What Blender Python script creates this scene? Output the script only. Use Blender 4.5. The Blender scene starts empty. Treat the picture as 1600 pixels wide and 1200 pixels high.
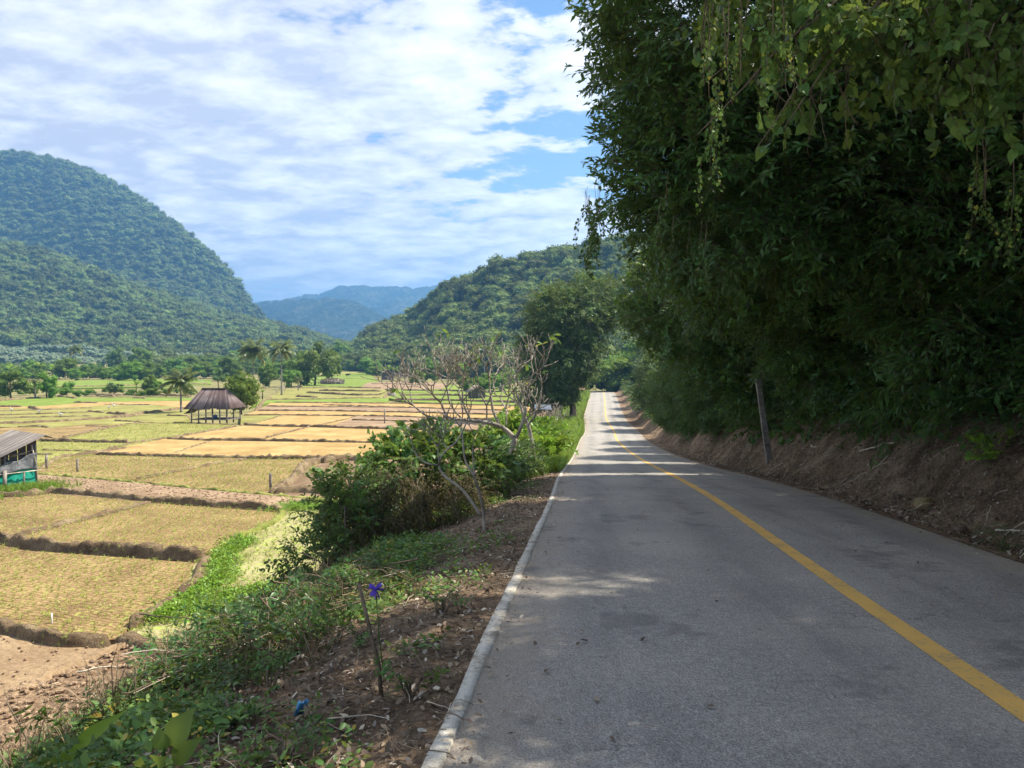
import bpy, math, random
import numpy as np
from mathutils import Vector, Matrix
from mathutils.geometry import tessellate_polygon

random.seed(7)
RNG = np.random.default_rng(7)
SC = bpy.context.scene
COL = SC.collection

# ------------------------------------------------------------------ camera, sky, sun, exposure
F = 1200.0                      # focal length in pixels of a 1600 px wide picture
PITCH = math.atan(35 / F)       # horizon sits 35 px above the centre
CAMZ = 1.65
cam_d = bpy.data.cameras.new('camera'); cam = bpy.data.objects.new('camera', cam_d); COL.objects.link(cam)
cam_d.sensor_width = 36; cam_d.lens = 36 * F / 1600; cam_d.clip_start = 0.05; cam_d.clip_end = 20000
cam.location = (0, 0, CAMZ); cam.rotation_euler = (math.pi / 2 - PITCH, 0, 0)
SC.camera = cam

SUN_EL, SUN_AZ = math.radians(54), math.radians(70)
SUN_DIR = Vector((math.cos(SUN_EL) * math.sin(SUN_AZ), math.cos(SUN_EL) * math.cos(SUN_AZ), math.sin(SUN_EL)))
sd = bpy.data.lights.new('sun', 'SUN'); sd.energy = 4.6; sd.angle = math.radians(0.53); sd.color = (1.0, .93, .80)
sun = bpy.data.objects.new('sun', sd); COL.objects.link(sun); sun.rotation_euler = SUN_DIR.to_track_quat('Z', 'Y').to_euler()
sun.location = (60, 30, 80)

def build_world():
    w = bpy.data.worlds.new('World'); SC.world = w; w.use_nodes = True
    nt = w.node_tree; N = nt.nodes; L = nt.links
    for n in list(N): N.remove(n)
    def node(t, **k):
        n = N.new(t)
        for a, b in k.items(): setattr(n, a, b)
        return n
    def math_(op, a, b=None, c=None):
        n = node('ShaderNodeMath', operation=op)
        for i, v in enumerate((a, b, c)):
            if v is None: continue
            if isinstance(v, (int, float)): n.inputs[i].default_value = v
            else: L.new(v, n.inputs[i])
        return n.outputs[0]
    out = node('ShaderNodeOutputWorld'); bg = node('ShaderNodeBackground'); bg.inputs[1].default_value = 0.085
    sky = node('ShaderNodeTexSky', sky_type='NISHITA'); sky.sun_disc = False
    sky.sun_elevation = SUN_EL; sky.sun_rotation = SUN_AZ; sky.air_density = 1.0; sky.dust_density = .15; sky.ozone_density = 3.5
    tc = node('ShaderNodeTexCoord'); sep = node('ShaderNodeSeparateXYZ'); L.new(tc.outputs['Generated'], sep.inputs[0])
    zc = math_('ADD', math_('MAXIMUM', sep.outputs[2], 0.0), 0.16)
    cx = math_('DIVIDE', sep.outputs[0], zc); cy = math_('DIVIDE', sep.outputs[1], zc)
    comb = node('ShaderNodeCombineXYZ'); L.new(cx, comb.inputs[0]); L.new(cy, comb.inputs[1])
    def noise(scale, detail, rough, dist, off, sx=1.0, sy=1.0, rot=0.0):
        mp = node('ShaderNodeMapping'); mp.inputs['Location'].default_value = off; mp.inputs['Scale'].default_value = (sx, sy, 1)
        mp.inputs['Rotation'].default_value = (0, 0, rot)
        L.new(comb.outputs[0], mp.inputs[0])
        n = node('ShaderNodeTexNoise'); L.new(mp.outputs[0], n.inputs['Vector'])
        n.inputs['Scale'].default_value = scale; n.inputs['Detail'].default_value = detail
        n.inputs['Roughness'].default_value = rough; n.inputs['Distortion'].default_value = dist
        return n.outputs[0]
    big = noise(0.60, 3, .5, .3, (3.1, 1.7, 0), 1, 1)
    mid = noise(1.35, 9, .62, .2, (4.3, 2.2, 0), .85, 1.2, .5)
    fine = noise(5.5, 8, .60, .15, (2.0, 1.0, 0), .9, 1.15, .5)
    cov = math_('ADD', math_('MULTIPLY', big, .36), math_('ADD', math_('MULTIPLY', mid, .62), math_('MULTIPLY', fine, .52)))
    cov = math_('ADD', cov, math_('MULTIPLY', sep.outputs[0], -.24))       # the cloud deck thickens towards the west
    mr = node('ShaderNodeMapRange', interpolation_type='SMOOTHSTEP'); L.new(cov, mr.inputs[0])
    mr.inputs[1].default_value = .675; mr.inputs[2].default_value = .75
    shade = math_('ADD', math_('MULTIPLY', mid, .35), math_('ADD', math_('MULTIPLY', fine, .65), math_('MULTIPLY', sep.outputs[0], .10)))
    sr = node('ShaderNodeValToRGB'); L.new(shade, sr.inputs[0])
    cr = sr.color_ramp; cr.elements[0].position = .40; cr.elements[0].color = (4.1, 4.2, 4.95, 1)
    cr.elements[1].position = .60; cr.elements[1].color = (7.6, 7.6, 7.75, 1)
    mx = node('ShaderNodeMix', data_type='RGBA'); L.new(math_('MULTIPLY', mr.outputs[0], .96), mx.inputs[0])
    L.new(sky.outputs[0], mx.inputs[6]); L.new(sr.outputs[0], mx.inputs[7])
    L.new(mx.outputs[2], bg.inputs[0]); L.new(bg.outputs[0], out.inputs[0])
build_world()
SC.view_settings.view_transform = 'Standard'; SC.view_settings.look = 'None'
SC.view_settings.exposure = 1.15; SC.view_settings.gamma = 1.0
SC.cycles.max_bounces = 8; SC.cycles.transparent_max_bounces = 4; SC.cycles.volume_bounces = 0
SC.cycles.diffuse_bounces = 3; SC.cycles.glossy_bounces = 2; SC.cycles.transmission_bounces = 3
SC.cycles.use_denoising = True
SC.cycles.sample_clamp_indirect = 4

# ------------------------------------------------------------------ numbers: noise, interpolation, rays
def smooth(t): t = np.clip(t, 0, 1); return t * t * (3 - 2 * t)
def _hash(i, j, k, s):
    n = (i.astype(np.int64) * 374761393 + j.astype(np.int64) * 668265263 + k.astype(np.int64) * 2147483647 + s * 974634777) & 0xFFFFFFFF
    n = ((n ^ (n >> 13)) * 1274126177) & 0xFFFFFFFF
    n = n ^ (n >> 16)
    return (n & 0xFFFFFF) / float(0xFFFFFF)
def vnoise(p, s=0):
    p = np.atleast_2d(np.asarray(p, float))
    if p.shape[1] == 2: p = np.c_[p, np.zeros(len(p))]
    i = np.floor(p).astype(np.int64); f = p - i; f = f * f * (3 - 2 * f)
    r = 0
    for a in (0, 1):
        for b in (0, 1):
            for c in (0, 1):
                w = (f[:, 0] if a else 1 - f[:, 0]) * (f[:, 1] if b else 1 - f[:, 1]) * (f[:, 2] if c else 1 - f[:, 2])
                r = r + w * _hash(i[:, 0] + a, i[:, 1] + b, i[:, 2] + c, s)
    return r * 2 - 1
def fbm(p, octv=4, s=0):
    p = np.atleast_2d(np.asarray(p, float)); r = 0; a = 1.0; t = 0
    for o in range(octv):
        r = r + a * vnoise(p * 2 ** o + 17.3 * o, s + o); t += a; a *= .5
    return r / t
def pchip(xk, yk):
    xk = np.asarray(xk, float); yk = np.asarray(yk, float); h = np.diff(xk); d = np.diff(yk) / h
    m = np.zeros_like(yk); m[1:-1] = np.where(d[:-1] * d[1:] > 0, 2 * d[:-1] * d[1:] / (d[:-1] + d[1:] + 1e-12), (d[:-1] + d[1:]) * .0)
    m[0] = d[0]; m[-1] = d[-1]
    def f(x):
        x = np.asarray(x, float); k = np.clip(np.searchsorted(xk, x) - 1, 0, len(h) - 1)
        t = (x - xk[k]) / h[k]; t2 = t * t; t3 = t2 * t
        return (2*t3-3*t2+1)*yk[k] + (t3-2*t2+t)*h[k]*m[k] + (-2*t3+3*t2)*yk[k+1] + (t3-t2)*h[k]*m[k+1]
    return f
CP, SP = math.cos(PITCH), math.sin(PITCH)
def ray(px, py):
    u = (px - 800) / F; v = (600 - py) / F
    return np.array([u, CP + v * SP, -SP + v * CP])
def P(px, py, Y):
    d = ray(px, py); t = Y / d[1]
    return np.array([d[0] * t, Y, CAMZ + d[2] * t])

# road rows read off the photograph: distance, left edge, centre line, right edge, picture row
ROWS = [(21.3,875,1057,1190,747),(26.5,881,1036,1135,735),(31.8,886,1017.5,1097,725),(38.4,892,999,1067,715),(47.7,899,984,1040,705),
        (58,904.5,968,1021,695),(68,908,958,1007,685),(76,909.5,952.5,997,676),(100,912,948,979,659),(122,914.5,945,970.7,640),
        (148,918,943,964,625),(182,922,942,959,612.5)]
_y = [-12, 0, 8, 15]; _l = [-.72 + .1 * y for y in _y]; _m = [2.36 + .1 * y for y in _y]; _r = [4.88 + .1 * y for y in _y]; _z = [-.071 * y for y in _y]
for (Y, a, b, c, py) in ROWS:
    pa, pb, pc = P(a, py, Y), P(b, py, Y), P(c, py, Y)
    _y.append(Y); _l.append(pa[0]); _m.append(pb[0]); _r.append(pc[0]); _z.append(pa[2])
for (Y, dx, z) in ((205, 1.6, -6.2), (240, 5.5, -9.0)):
    _y.append(Y); _l.append(_l[15] + dx); _m.append(_m[15] + dx); _r.append(_r[15] + dx); _z.append(z)
def _sm(a):
    a = np.array(a); b = a.copy(); b[4:-3] = .25 * a[3:-4] + .5 * a[4:-3] + .25 * a[5:-2]; return b
_l, _m, _r, _z = _sm(_l), _sm(_m), _sm(_r), _sm(_z); _q = (_m - _l) / (_r - _l)
for _ in range(6): _q[1:-1] = .25 * _q[:-2] + .5 * _q[1:-1] + .25 * _q[2:]
_g = np.arange(-12, 241.0, 1.0); _k = np.exp(-np.linspace(-2.5, 2.5, 31) ** 2 / 2); _k /= _k.sum()
def _gs(a):
    v = pchip(_y, a)(_g); w = np.convolve(np.r_[2 * v[0] - v[15:0:-1], v, 2 * v[-1] - v[-2:-17:-1]], _k, 'valid'); f = smooth((_g - 22) / 12) * smooth((172 - _g) / 14 + .15); return v * (1 - f) + w * f
def _fn(a): b = _gs(a); return lambda x: np.interp(x, _g, b)
_c = .5 * (_l + _r); _hw = np.interp(_y, _y, .5 * (_r - _l)); _hw[4:-2] = np.minimum(np.maximum(_hw[4:-2], 2.7), 2.9)
kerbx, midx, rightx, roadz = _fn(_c - _hw), _fn(_c - _hw + 2 * _q * _hw), _fn(_c + _hw), _fn(_z)
VY = [-400, 130, 180, 310, 400, 470, 560, 800, 20000]; VZ = [-5.75, -5.75, -5.6, -4.9, -3.4, -1.6, 2.0, 6.0, 6.0]
def valley(y): return np.interp(y, VY, VZ)
DT = [0, .5, 1, 2, 3, 4, 4.8, 6, 9, 40]; DD = [0.0, .03, .12, .36, .76, 1.35, 2.1, 3.6, 7.3, 42]
def gz(x, y):
    """height of the ground; arrays allowed"""
    x = np.asarray(x, float); y = np.asarray(y, float)
    yc = np.clip(y, -12, 240); k, r, z, v = kerbx(yc), rightx(yc), roadz(yc), valley(y)
    t = k - x; s = x - r
    n = vnoise(np.c_[np.ravel(x) * .9, np.ravel(y) * .9], 3).reshape(np.shape(x)) if x.ndim else float(vnoise([[x * .9, y * .9]], 3)[0])
    drop = np.interp(np.maximum(t, 0), DT, DD)
    hi = np.maximum(z - drop + .10 * n * smooth((t - .3) / 1.2), v)
    lo = z + (v - z) * smooth(t / 5.0)
    left = np.where(z > v, hi, lo)
    bs = np.interp(y, [-20, 30, 60, 110, 240], [1.0, 1.0, .85, .6, .5])
    bank = z + bs * (2.1 * smooth((s - .45) / 2.5) ** .9 + np.maximum(s - 2.6, 0) * .33) + .18 * n * smooth((s - .3) / 1.0)
    g = np.where(t > 0, left, np.where(s > 0, bank, z))
    return np.where(y > 236, v, g)
def hit(px, py, y0=1.5, y1=900):
    d = ray(px, py); Y = y0
    prev = None
    while Y < y1:
        p = np.array([d[0] * Y / d[1], Y, CAMZ + d[2] * Y / d[1]])
        if p[2] <= gz(p[0], Y): return np.array([p[0], Y, float(gz(p[0], Y))])
        Y += max(.05, Y * .006)
    return np.array([d[0] * y1 / d[1], y1, CAMZ + d[2] * y1 / d[1]])
def fieldP(px, py):
    d = ray(px, py); a, b = 3.0, 3000.0
    for _ in range(50):
        m = (a + b) / 2
        if CAMZ + d[2] * m / d[1] > valley(m): a = m
        else: b = m
    return np.array([d[0] * a / d[1], a, float(valley(a))])

# ------------------------------------------------------------------ object helpers
def link(o, parent=None):
    COL.objects.link(o)
    if parent is not None: o.parent = parent
    return o
def tag(o, label=None, cat=None, group=None, kind=None):
    if label: o['label'] = label
    if cat: o['category'] = cat
    if group: o['group'] = group
    if kind: o['kind'] = kind
    return o
def empty(name, loc, rz=0, scale=None):
    o = bpy.data.objects.new(name, None); o.empty_display_size = .2; o.location = loc; o.rotation_euler = (0, 0, rz)
    if scale is not None: o.scale = scale
    return link(o)
def copy_tree(o, parent=None):
    c = o.copy(); COL.objects.link(c); c.parent = parent
    for ch in o.children: copy_tree(ch, c)
    return c

class MB:
    """collects vertices, faces, a tint per vertex and a material index per face"""
    def __init__(s): s.v = []; s.f = []; s.t = []; s.m = []; s.n = 0
    def add(s, v, f, tint=0.5, mi=0):
        v = np.asarray(v, float); s.v.append(v)
        s.f.extend([tuple(int(i) + s.n for i in q) for q in f]); s.m.extend([mi] * len(f))
        s.t.append(np.full(len(v), tint) if np.isscalar(tint) else np.asarray(tint)); s.n += len(v); return s
    def box(s, c, size, rz=0, tint=.5, mi=0, rx=0, ry=0):
        x, y, z = np.array(size) / 2
        v = np.array([[a*x, b*y, e*z] for a in (-1,1) for b in (-1,1) for e in (-1,1)])
        M = np.array((Matrix.Rotation(rz, 3, 'Z') @ Matrix.Rotation(ry, 3, 'Y') @ Matrix.Rotation(rx, 3, 'X')))
        return s.add(v @ M.T + np.array(c), [(0,1,3,2),(4,6,7,5),(0,4,5,1),(2,3,7,6),(0,2,6,4),(1,5,7,3)], tint, mi)
    def tube(s, pts, rad, sides=6, tint=.5, mi=0, cap=True):
        pts = np.asarray(pts, float); n = len(pts); rad = np.broadcast_to(np.asarray(rad, float), (n,))
        T = np.gradient(pts, axis=0); T /= np.linalg.norm(T, axis=1)[:, None] + 1e-9
        ref = np.array([0, 0, 1.0]) if abs(T[0][2]) < .9 else np.array([1.0, 0, 0])
        A = np.cross(T, ref); A /= np.linalg.norm(A, axis=1)[:, None] + 1e-9; B = np.cross(T, A)
        a = np.linspace(0, 2 * np.pi, sides, endpoint=False)
        v = (pts[:, None] + rad[:, None, None] * (np.cos(a)[None, :, None] * A[:, None] + np.sin(a)[None, :, None] * B[:, None])).reshape(-1, 3)
        f = [(i*sides+j, i*sides+(j+1)%sides, (i+1)*sides+(j+1)%sides, (i+1)*sides+j) for i in range(n-1) for j in range(sides)]
        if cap: f.append(tuple((n-1)*sides+j for j in range(sides))); f.append(tuple(reversed(range(sides))))
        return s.add(v, f, tint, mi)
    def grid(s, V, tint=.5, mi=0):
        V = np.asarray(V); a, b = V.shape[:2]; i = np.arange(a*b).reshape(a, b)
        f = np.stack([i[:-1,:-1], i[:-1,1:], i[1:,1:], i[1:,:-1]], -1).reshape(-1, 4)
        return s.add(V.reshape(-1, 3), f.tolist(), tint, mi)
    def leaves(s, pos, dr, size, tpl, tint=None, roll=.5, rng=RNG, mi=0):
        """many copies of a leaf template: local x goes along dr, size is the length"""
        pos = np.asarray(pos, float); n = len(pos); dr = np.asarray(dr, float); dr = dr / (np.linalg.norm(dr, axis=1)[:, None] + 1e-9)
        V, Fc = tpl
        up = np.tile([0, 0, 1.0], (n, 1)) + rng.normal(0, roll, (n, 3))
        Yx = np.cross(up, dr); Yx /= np.linalg.norm(Yx, axis=1)[:, None] + 1e-9; Z = np.cross(dr, Yx)
        size = np.broadcast_to(np.asarray(size, float), (n,))
        W = pos[:, None] + size[:, None, None] * (V[None, :, 0:1] * dr[:, None] + V[None, :, 1:2] * Yx[:, None] + V[None, :, 2:3] * Z[:, None])
        k = len(V); tint = rng.random(n) if tint is None else np.broadcast_to(tint, (n,))
        base = (np.arange(n) * k + s.n)
        for q in Fc: s.f.extend(map(tuple, (base[:, None] + np.array(q)[None]).tolist()))
        s.m.extend([mi] * (n * len(Fc))); s.v.append(W.reshape(-1, 3)); s.t.append(np.repeat(tint, k)); s.n += n * k
        return s
    def mesh(s, name, mats, flat=False):
        me = bpy.data.meshes.new(name); me.from_pydata(np.concatenate(s.v).tolist() if s.v else [], [], s.f)
        mats = mats if isinstance(mats, (list, tuple)) else [mats]
        for m in mats: me.materials.append(m)
        if len(mats) > 1: me.polygons.foreach_set('material_index', np.array(s.m, dtype=np.int32))
        at = me.attributes.new('tint', 'FLOAT', 'POINT'); at.data.foreach_set('value', np.concatenate(s.t).astype(np.float32))
        me.polygons.foreach_set('use_smooth', np.full(len(me.polygons), not flat)); me.update()
        return me
    def build(s, name, mats, parent=None, flat=False):
        return link(bpy.data.objects.new(name, s.mesh(name, mats, flat)), parent)

# leaf templates: x along the leaf, y across, z up
LANCE = (np.array([[0,0,0],[.42,.17,.05],[.45,0,0],[.42,-.17,.05],[1,0,-.14]]), [(0,2,1),(2,4,1),(0,3,2),(2,3,4)])
NARROW = (np.array([[0,0,0],[.35,.07,.02],[.37,0,0],[.35,-.07,.02],[1,0,-.2]]), [(0,2,1),(2,4,1),(0,3,2),(2,3,4)])
OVAL = (np.array([[0,0,0],[.25,.22,.04],[.7,.24,.03],[.5,0,-.02],[.7,-.24,.03],[.25,-.22,.04],[1,0,-.08]]), [(0,3,1),(1,3,2),(2,3,6),(0,5,3),(5,4,3),(4,6,3)])
HEART = (np.array([[.12,0,0],[-.06,.2,.02],[.12,.42,.06],[.45,.40,.05],[.75,.2,.0],[1.05,0,-.12],[.75,-.2,0],[.45,-.40,.05],[.12,-.42,.06],[-.06,-.2,.02],[.5,0,-.03]]),
         [(0,10,1),(1,10,2),(2,10,3),(3,10,4),(4,10,5),(5,10,6),(6,10,7),(7,10,8),(8,10,9),(9,10,0)])
_a = np.linspace(-2.5, 2.5, 15); _r_ = np.array([.45,.8,.5,.95,.55,.85,.6,1.1,.6,.85,.55,.95,.5,.8,.45])
LOBED = (np.vstack([[0,0,.04], np.c_[np.cos(_a)*_r_*.6+.25, np.sin(_a)*_r_*.6, -.12*_r_]]), [(0,i,i+1) for i in range(1,15)])
QUADL = (np.array([[0,-.3,0],[0,.3,0],[1,.22,-.1],[1,-.22,-.1]]), [(0,3,2,1)])
CURL = (np.array([[0,-.18,0],[0,.18,.03],[.5,-.25,.12],[.5,.25,.16],[1,-.08,.02],[1,.06,.1]]), [(0,2,3,1),(2,4,5,3)])

# ------------------------------------------------------------------ materials
class NT:
    def __init__(s, name):
        s.m = bpy.data.materials.new(name); s.m.use_nodes = True; s.t = s.m.node_tree; s.N = s.t.nodes; s.L = s.t.links
        for n in list(s.N): s.N.remove(n)
        s.out = s.N.new('ShaderNodeOutputMaterial')
    def n(s, t, **k):
        x = s.N.new(t)
        for a, b in k.items(): setattr(x, a, b)
        return x
    def set(s, sock, v):
        if isinstance(v, bpy.types.NodeSocket): s.L.new(v, sock)
        elif isinstance(v, tuple) and len(v) == 3 and sock.type == 'RGBA': sock.default_value = (*v, 1)
        else: sock.default_value = v
    def pos(s, sc=(1, 1, 1)):
        g = s.n('ShaderNodeNewGeometry'); mp = s.n('ShaderNodeMapping'); s.L.new(g.outputs['Position'], mp.inputs[0]); mp.inputs['Scale'].default_value = sc
        return mp.outputs[0]
    def noise(s, vec, scale, detail=4, rough=.55, dist=0.0):
        x = s.n('ShaderNodeTexNoise'); s.L.new(vec, x.inputs['Vector']); x.inputs['Scale'].default_value = scale
        x.inputs['Detail'].default_value = detail; x.inputs['Roughness'].default_value = rough; x.inputs['Distortion'].default_value = dist; return x.outputs[0]
    def voro(s, vec, scale, feature='F1'):
        x = s.n('ShaderNodeTexVoronoi', feature=feature); s.L.new(vec, x.inputs['Vector']); x.inputs['Scale'].default_value = scale; return x.outputs[0]
    def ramp(s, fac, stops):
        x = s.n('ShaderNodeValToRGB'); s.L.new(fac, x.inputs[0]); e = x.color_ramp.elements
        while len(e) < len(stops): e.new(.5)
        for k, (p, c) in zip(e, stops): k.position = p; k.color = (*c, 1) if len(c) == 3 else c
        return x.outputs[0]
    def mix(s, fac, a, b, bt='MIX'):
        x = s.n('ShaderNodeMix', data_type='RGBA', blend_type=bt); s.set(x.inputs[0], fac); s.set(x.inputs[6], a); s.set(x.inputs[7], b); return x.outputs[2]
    def math(s, op, a, b=0.0):
        x = s.n('ShaderNodeMath', operation=op); s.set(x.inputs[0], a); s.set(x.inputs[1], b); return x.outputs[0]
    def rng(s, v, a, b, c=0.0, d=1.0):
        x = s.n('ShaderNodeMapRange', interpolation_type='SMOOTHSTEP'); s.L.new(v, x.inputs[0])
        for i, q in enumerate((a, b, c, d)): x.inputs[i+1].default_value = q
        return x.outputs[0]
    def attr(s, name): x = s.n('ShaderNodeAttribute', attribute_name=name); return x.outputs['Fac']
    def bump(s, h, strength=.5, dist=.02):
        x = s.n('ShaderNodeBump'); s.L.new(h, x.inputs['Height']); x.inputs['Strength'].default_value = strength; x.inputs['Distance'].default_value = dist; return x.outputs[0]
    def pbr(s, col, rough=.8, bump=None, spec=.3, metal=0.0):
        p = s.n('ShaderNodeBsdfPrincipled'); s.set(p.inputs['Base Color'], col); s.set(p.inputs['Roughness'], rough)
        p.inputs['Specular IOR Level'].default_value = spec; p.inputs['Metallic'].default_value = metal
        if bump is not None: s.L.new(bump, p.inputs['Normal'])
        s.L.new(p.outputs[0], s.out.inputs[0]); return s.m

def leaf_mat(name, dark, light, odd=None, odd_from=.95, trans=.35, rough=.45, spec=.35, var=.3):
    m = NT(name); t = m.attr('tint'); oi = m.n('ShaderNodeObjectInfo')
    c = m.mix(t, dark, light)
    if odd is not None: c = m.mix(m.rng(t, odd_from, odd_from + .01), c, odd)
    hv = m.n('ShaderNodeHueSaturation'); m.L.new(c, hv.inputs['Color'])
    v = m.n('ShaderNodeMapRange'); m.L.new(oi.outputs['Random'], v.inputs[0]); v.inputs[3].default_value = 1 - var; v.inputs[4].default_value = 1 + var
    m.L.new(v.outputs[0], hv.inputs['Value'])
    h2 = m.n('ShaderNodeMapRange'); m.L.new(oi.outputs['Random'], h2.inputs[0]); h2.inputs[3].default_value = .485; h2.inputs[4].default_value = .515
    m.L.new(h2.outputs[0], hv.inputs['Hue'])
    p = m.n('ShaderNodeBsdfPrincipled'); m.L.new(hv.outputs[0], p.inputs['Base Color']); p.inputs['Roughness'].default_value = rough; p.inputs['Specular IOR Level'].default_value = spec
    tr = m.n('ShaderNodeBsdfTranslucent'); tc = m.mix(.5, hv.outputs[0], (.55, .62, .08), 'MIX'); tc = m.mix(1.0, tc, hv.outputs[0], 'ADD')
    tc2 = m.mix(.55, tc, (0, 0, 0)); m.L.new(tc2, tr.inputs['Color'])
    mx = m.n('ShaderNodeMixShader'); mx.inputs[0].default_value = trans; m.L.new(p.outputs[0], mx.inputs[1]); m.L.new(tr.outputs[0], mx.inputs[2])
    m.L.new(mx.outputs[0], m.out.inputs[0]); return m.m

M = {}
M['leaf_deep'] = leaf_mat('leaf_deep', (.034, .09, .024), (.095, .20, .05), (.22, .17, .03), .985, rough=.38)
M['leaf_mid'] = leaf_mat('leaf_mid', (.04, .105, .024), (.12, .23, .045), (.30, .24, .04), .97)
M['leaf_vine'] = leaf_mat('leaf_vine', (.07, .14, .035), (.19, .29, .065), (.40, .37, .06), .95, rough=.5, spec=.22)
M['leaf_fresh'] = leaf_mat('leaf_fresh', (.11, .22, .022), (.27, .42, .045), None)
M['leaf_olive'] = leaf_mat('leaf_olive', (.045, .05, .018), (.12, .12, .04), (.26, .2, .07), .9, trans=.25, rough=.7)
M['leaf_dry'] = leaf_mat('leaf_dry', (.08, .05, .03), (.30, .22, .14), None, trans=.1, rough=.8, spec=.2)
M['leaf_litter'] = leaf_mat('leaf_litter', (.06, .042, .03), (.27, .20, .135), (.44, .38, .30), .95, trans=.05, rough=.75, spec=.25)
M['leaf_forest'] = leaf_mat('leaf_forest', (.085, .122, .036), (.27, .31, .08), None, trans=.25, rough=.7, spec=.15, var=.5)
M['leaf_valley'] = leaf_mat('leaf_valley', (.075, .15, .024), (.23, .36, .055), None, trans=.42, rough=.6, spec=.2, var=.35)
M['leaf_bright'] = leaf_mat('leaf_bright', (.09, .17, .02), (.22, .34, .04), None, trans=.4, rough=.6, spec=.2, var=.2)
M['leaf_bamboo'] = leaf_mat('leaf_bamboo', (.09, .14, .02), (.2, .26, .04), None, trans=.3, rough=.6, var=.2)
M['leaf_silver'] = leaf_mat('leaf_silver', (.18, .24, .12), (.40, .46, .30), None, trans=.2, rough=.6, var=.2)
M['leaf_palm'] = leaf_mat('leaf_palm', (.10, .14, .03), (.24, .28, .08), (.40, .34, .12), .9, trans=.4, rough=.4, spec=.5, var=.2)
M['leaf_dusk'] = leaf_mat('leaf_dusk', (.055, .105, .03), (.165, .25, .06), (.30, .26, .09), .95, trans=.25, rough=.6, var=.25)
M['grass'] = leaf_mat('grass', (.12, .22, .02), (.30, .42, .05), None, trans=.35, rough=.5)
M['stubble'] = leaf_mat('stubble', (.24, .28, .05), (.42, .46, .10), (.5, .42, .2), .85, trans=.4, rough=.7)
M['flower'] = leaf_mat('flower', (.05, .03, .30), (.12, .08, .55), None, trans=.3)
def bark(name, a, b, sc=14, stretch=.25):
    m = NT(name); v = m.pos((1, 1, stretch)); n = m.noise(v, sc, 6, .65); k = m.noise(m.pos(), 3.0, 3)
    return m.pbr(m.mix(m.rng(k, .35, .7), m.ramp(n, [(.3, a), (.7, b)]), tuple(min(1, q * 1.35) for q in b)), .9, m.bump(n, .8, .02), .15)
M['bark'] = bark('bark', (.05, .038, .028), (.16, .125, .095))
M['bark_pale'] = bark('bark_pale', (.11, .09, .072), (.34, .30, .245), 22, .5)
M['bark_palm'] = bark('bark_palm', (.11, .095, .08), (.27, .24, .20), 4, 3)
M['stick'] = bark('stick', (.07, .048, .03), (.20, .15, .10), 30, 1)
M['stick_pale'] = bark('stick_pale', (.30, .24, .16), (.60, .52, .40), 20, 1)
M['timber'] = bark('timber', (.10, .08, .065), (.27, .23, .19), 9, .2)
M['timber_dark'] = bark('timber_dark', (.055, .045, .036), (.15, .12, .10), 9, .2)

def soil(name, stops, scale=3.0, bump_=.8, dist=.05, speck=None, fine=18.0, rough=.95):
    m = NT(name); p = m.pos(); a = m.noise(p, scale, 6, .62); b = m.noise(p, fine, 6, .7); big = m.noise(p, .13, 3, .5)
    f = m.math('ADD', m.math('MULTIPLY', a, .45), m.math('ADD', m.math('MULTIPLY', b, .4), m.math('MULTIPLY', big, .15)))
    f = m.math('ADD', m.math('MULTIPLY', m.math('SUBTRACT', f, .5), 2.3), .5)
    c = m.ramp(f, stops)
    if speck: c = m.mix(m.rng(m.noise(p, speck[0], 3, .6), speck[1], speck[1] + .08), c, speck[2])
    return m.pbr(c, rough, m.bump(m.math('ADD', a, b), bump_, dist), .15)
M['verge'] = soil('verge', [(.3, (.085, .056, .035)), (.5, (.20, .134, .084)), (.7, (.36, .255, .165))], 2.2, 1.0, .06, (46, .66, (.34, .27, .19)))
M['bank'] = soil('bank', [(.30, (.12, .078, .048)), (.5, (.285, .19, .118)), (.70, (.47, .34, .225))], 1.6, 1.0, .12, (40, .68, (.34, .26, .19)))
M['ground'] = soil('ground', [(.3, (.14, .13, .05)), (.5, (.22, .20, .075)), (.7, (.31, .25, .12))], .25, .5, .1, None, 2.0)
M['bund'] = soil('bund', [(.25, (.09, .058, .034)), (.5, (.20, .138, .08)), (.75, (.38, .285, .17))], 1.3, 1.0, .08, (5, .60, (.28, .29, .08)))
M['bund_grass'] = soil('bund_grass', [(.3, (.14, .15, .04)), (.5, (.28, .30, .07)), (.7, (.42, .40, .14))], 1.3, 1.0, .08)
M['hill_soil'] = soil('hill_soil', [(.3, (.035, .05, .022)), (.5, (.055, .075, .030)), (.7, (.09, .10, .045))], .05, .6, 1.0, None, .4)
M['far_forest'] = soil('far_forest', [(.25, (.012, .028, .014)), (.5, (.045, .07, .028)), (.72, (.15, .15, .085))], .010, 1.0, 30.0, None, .06)
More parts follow.
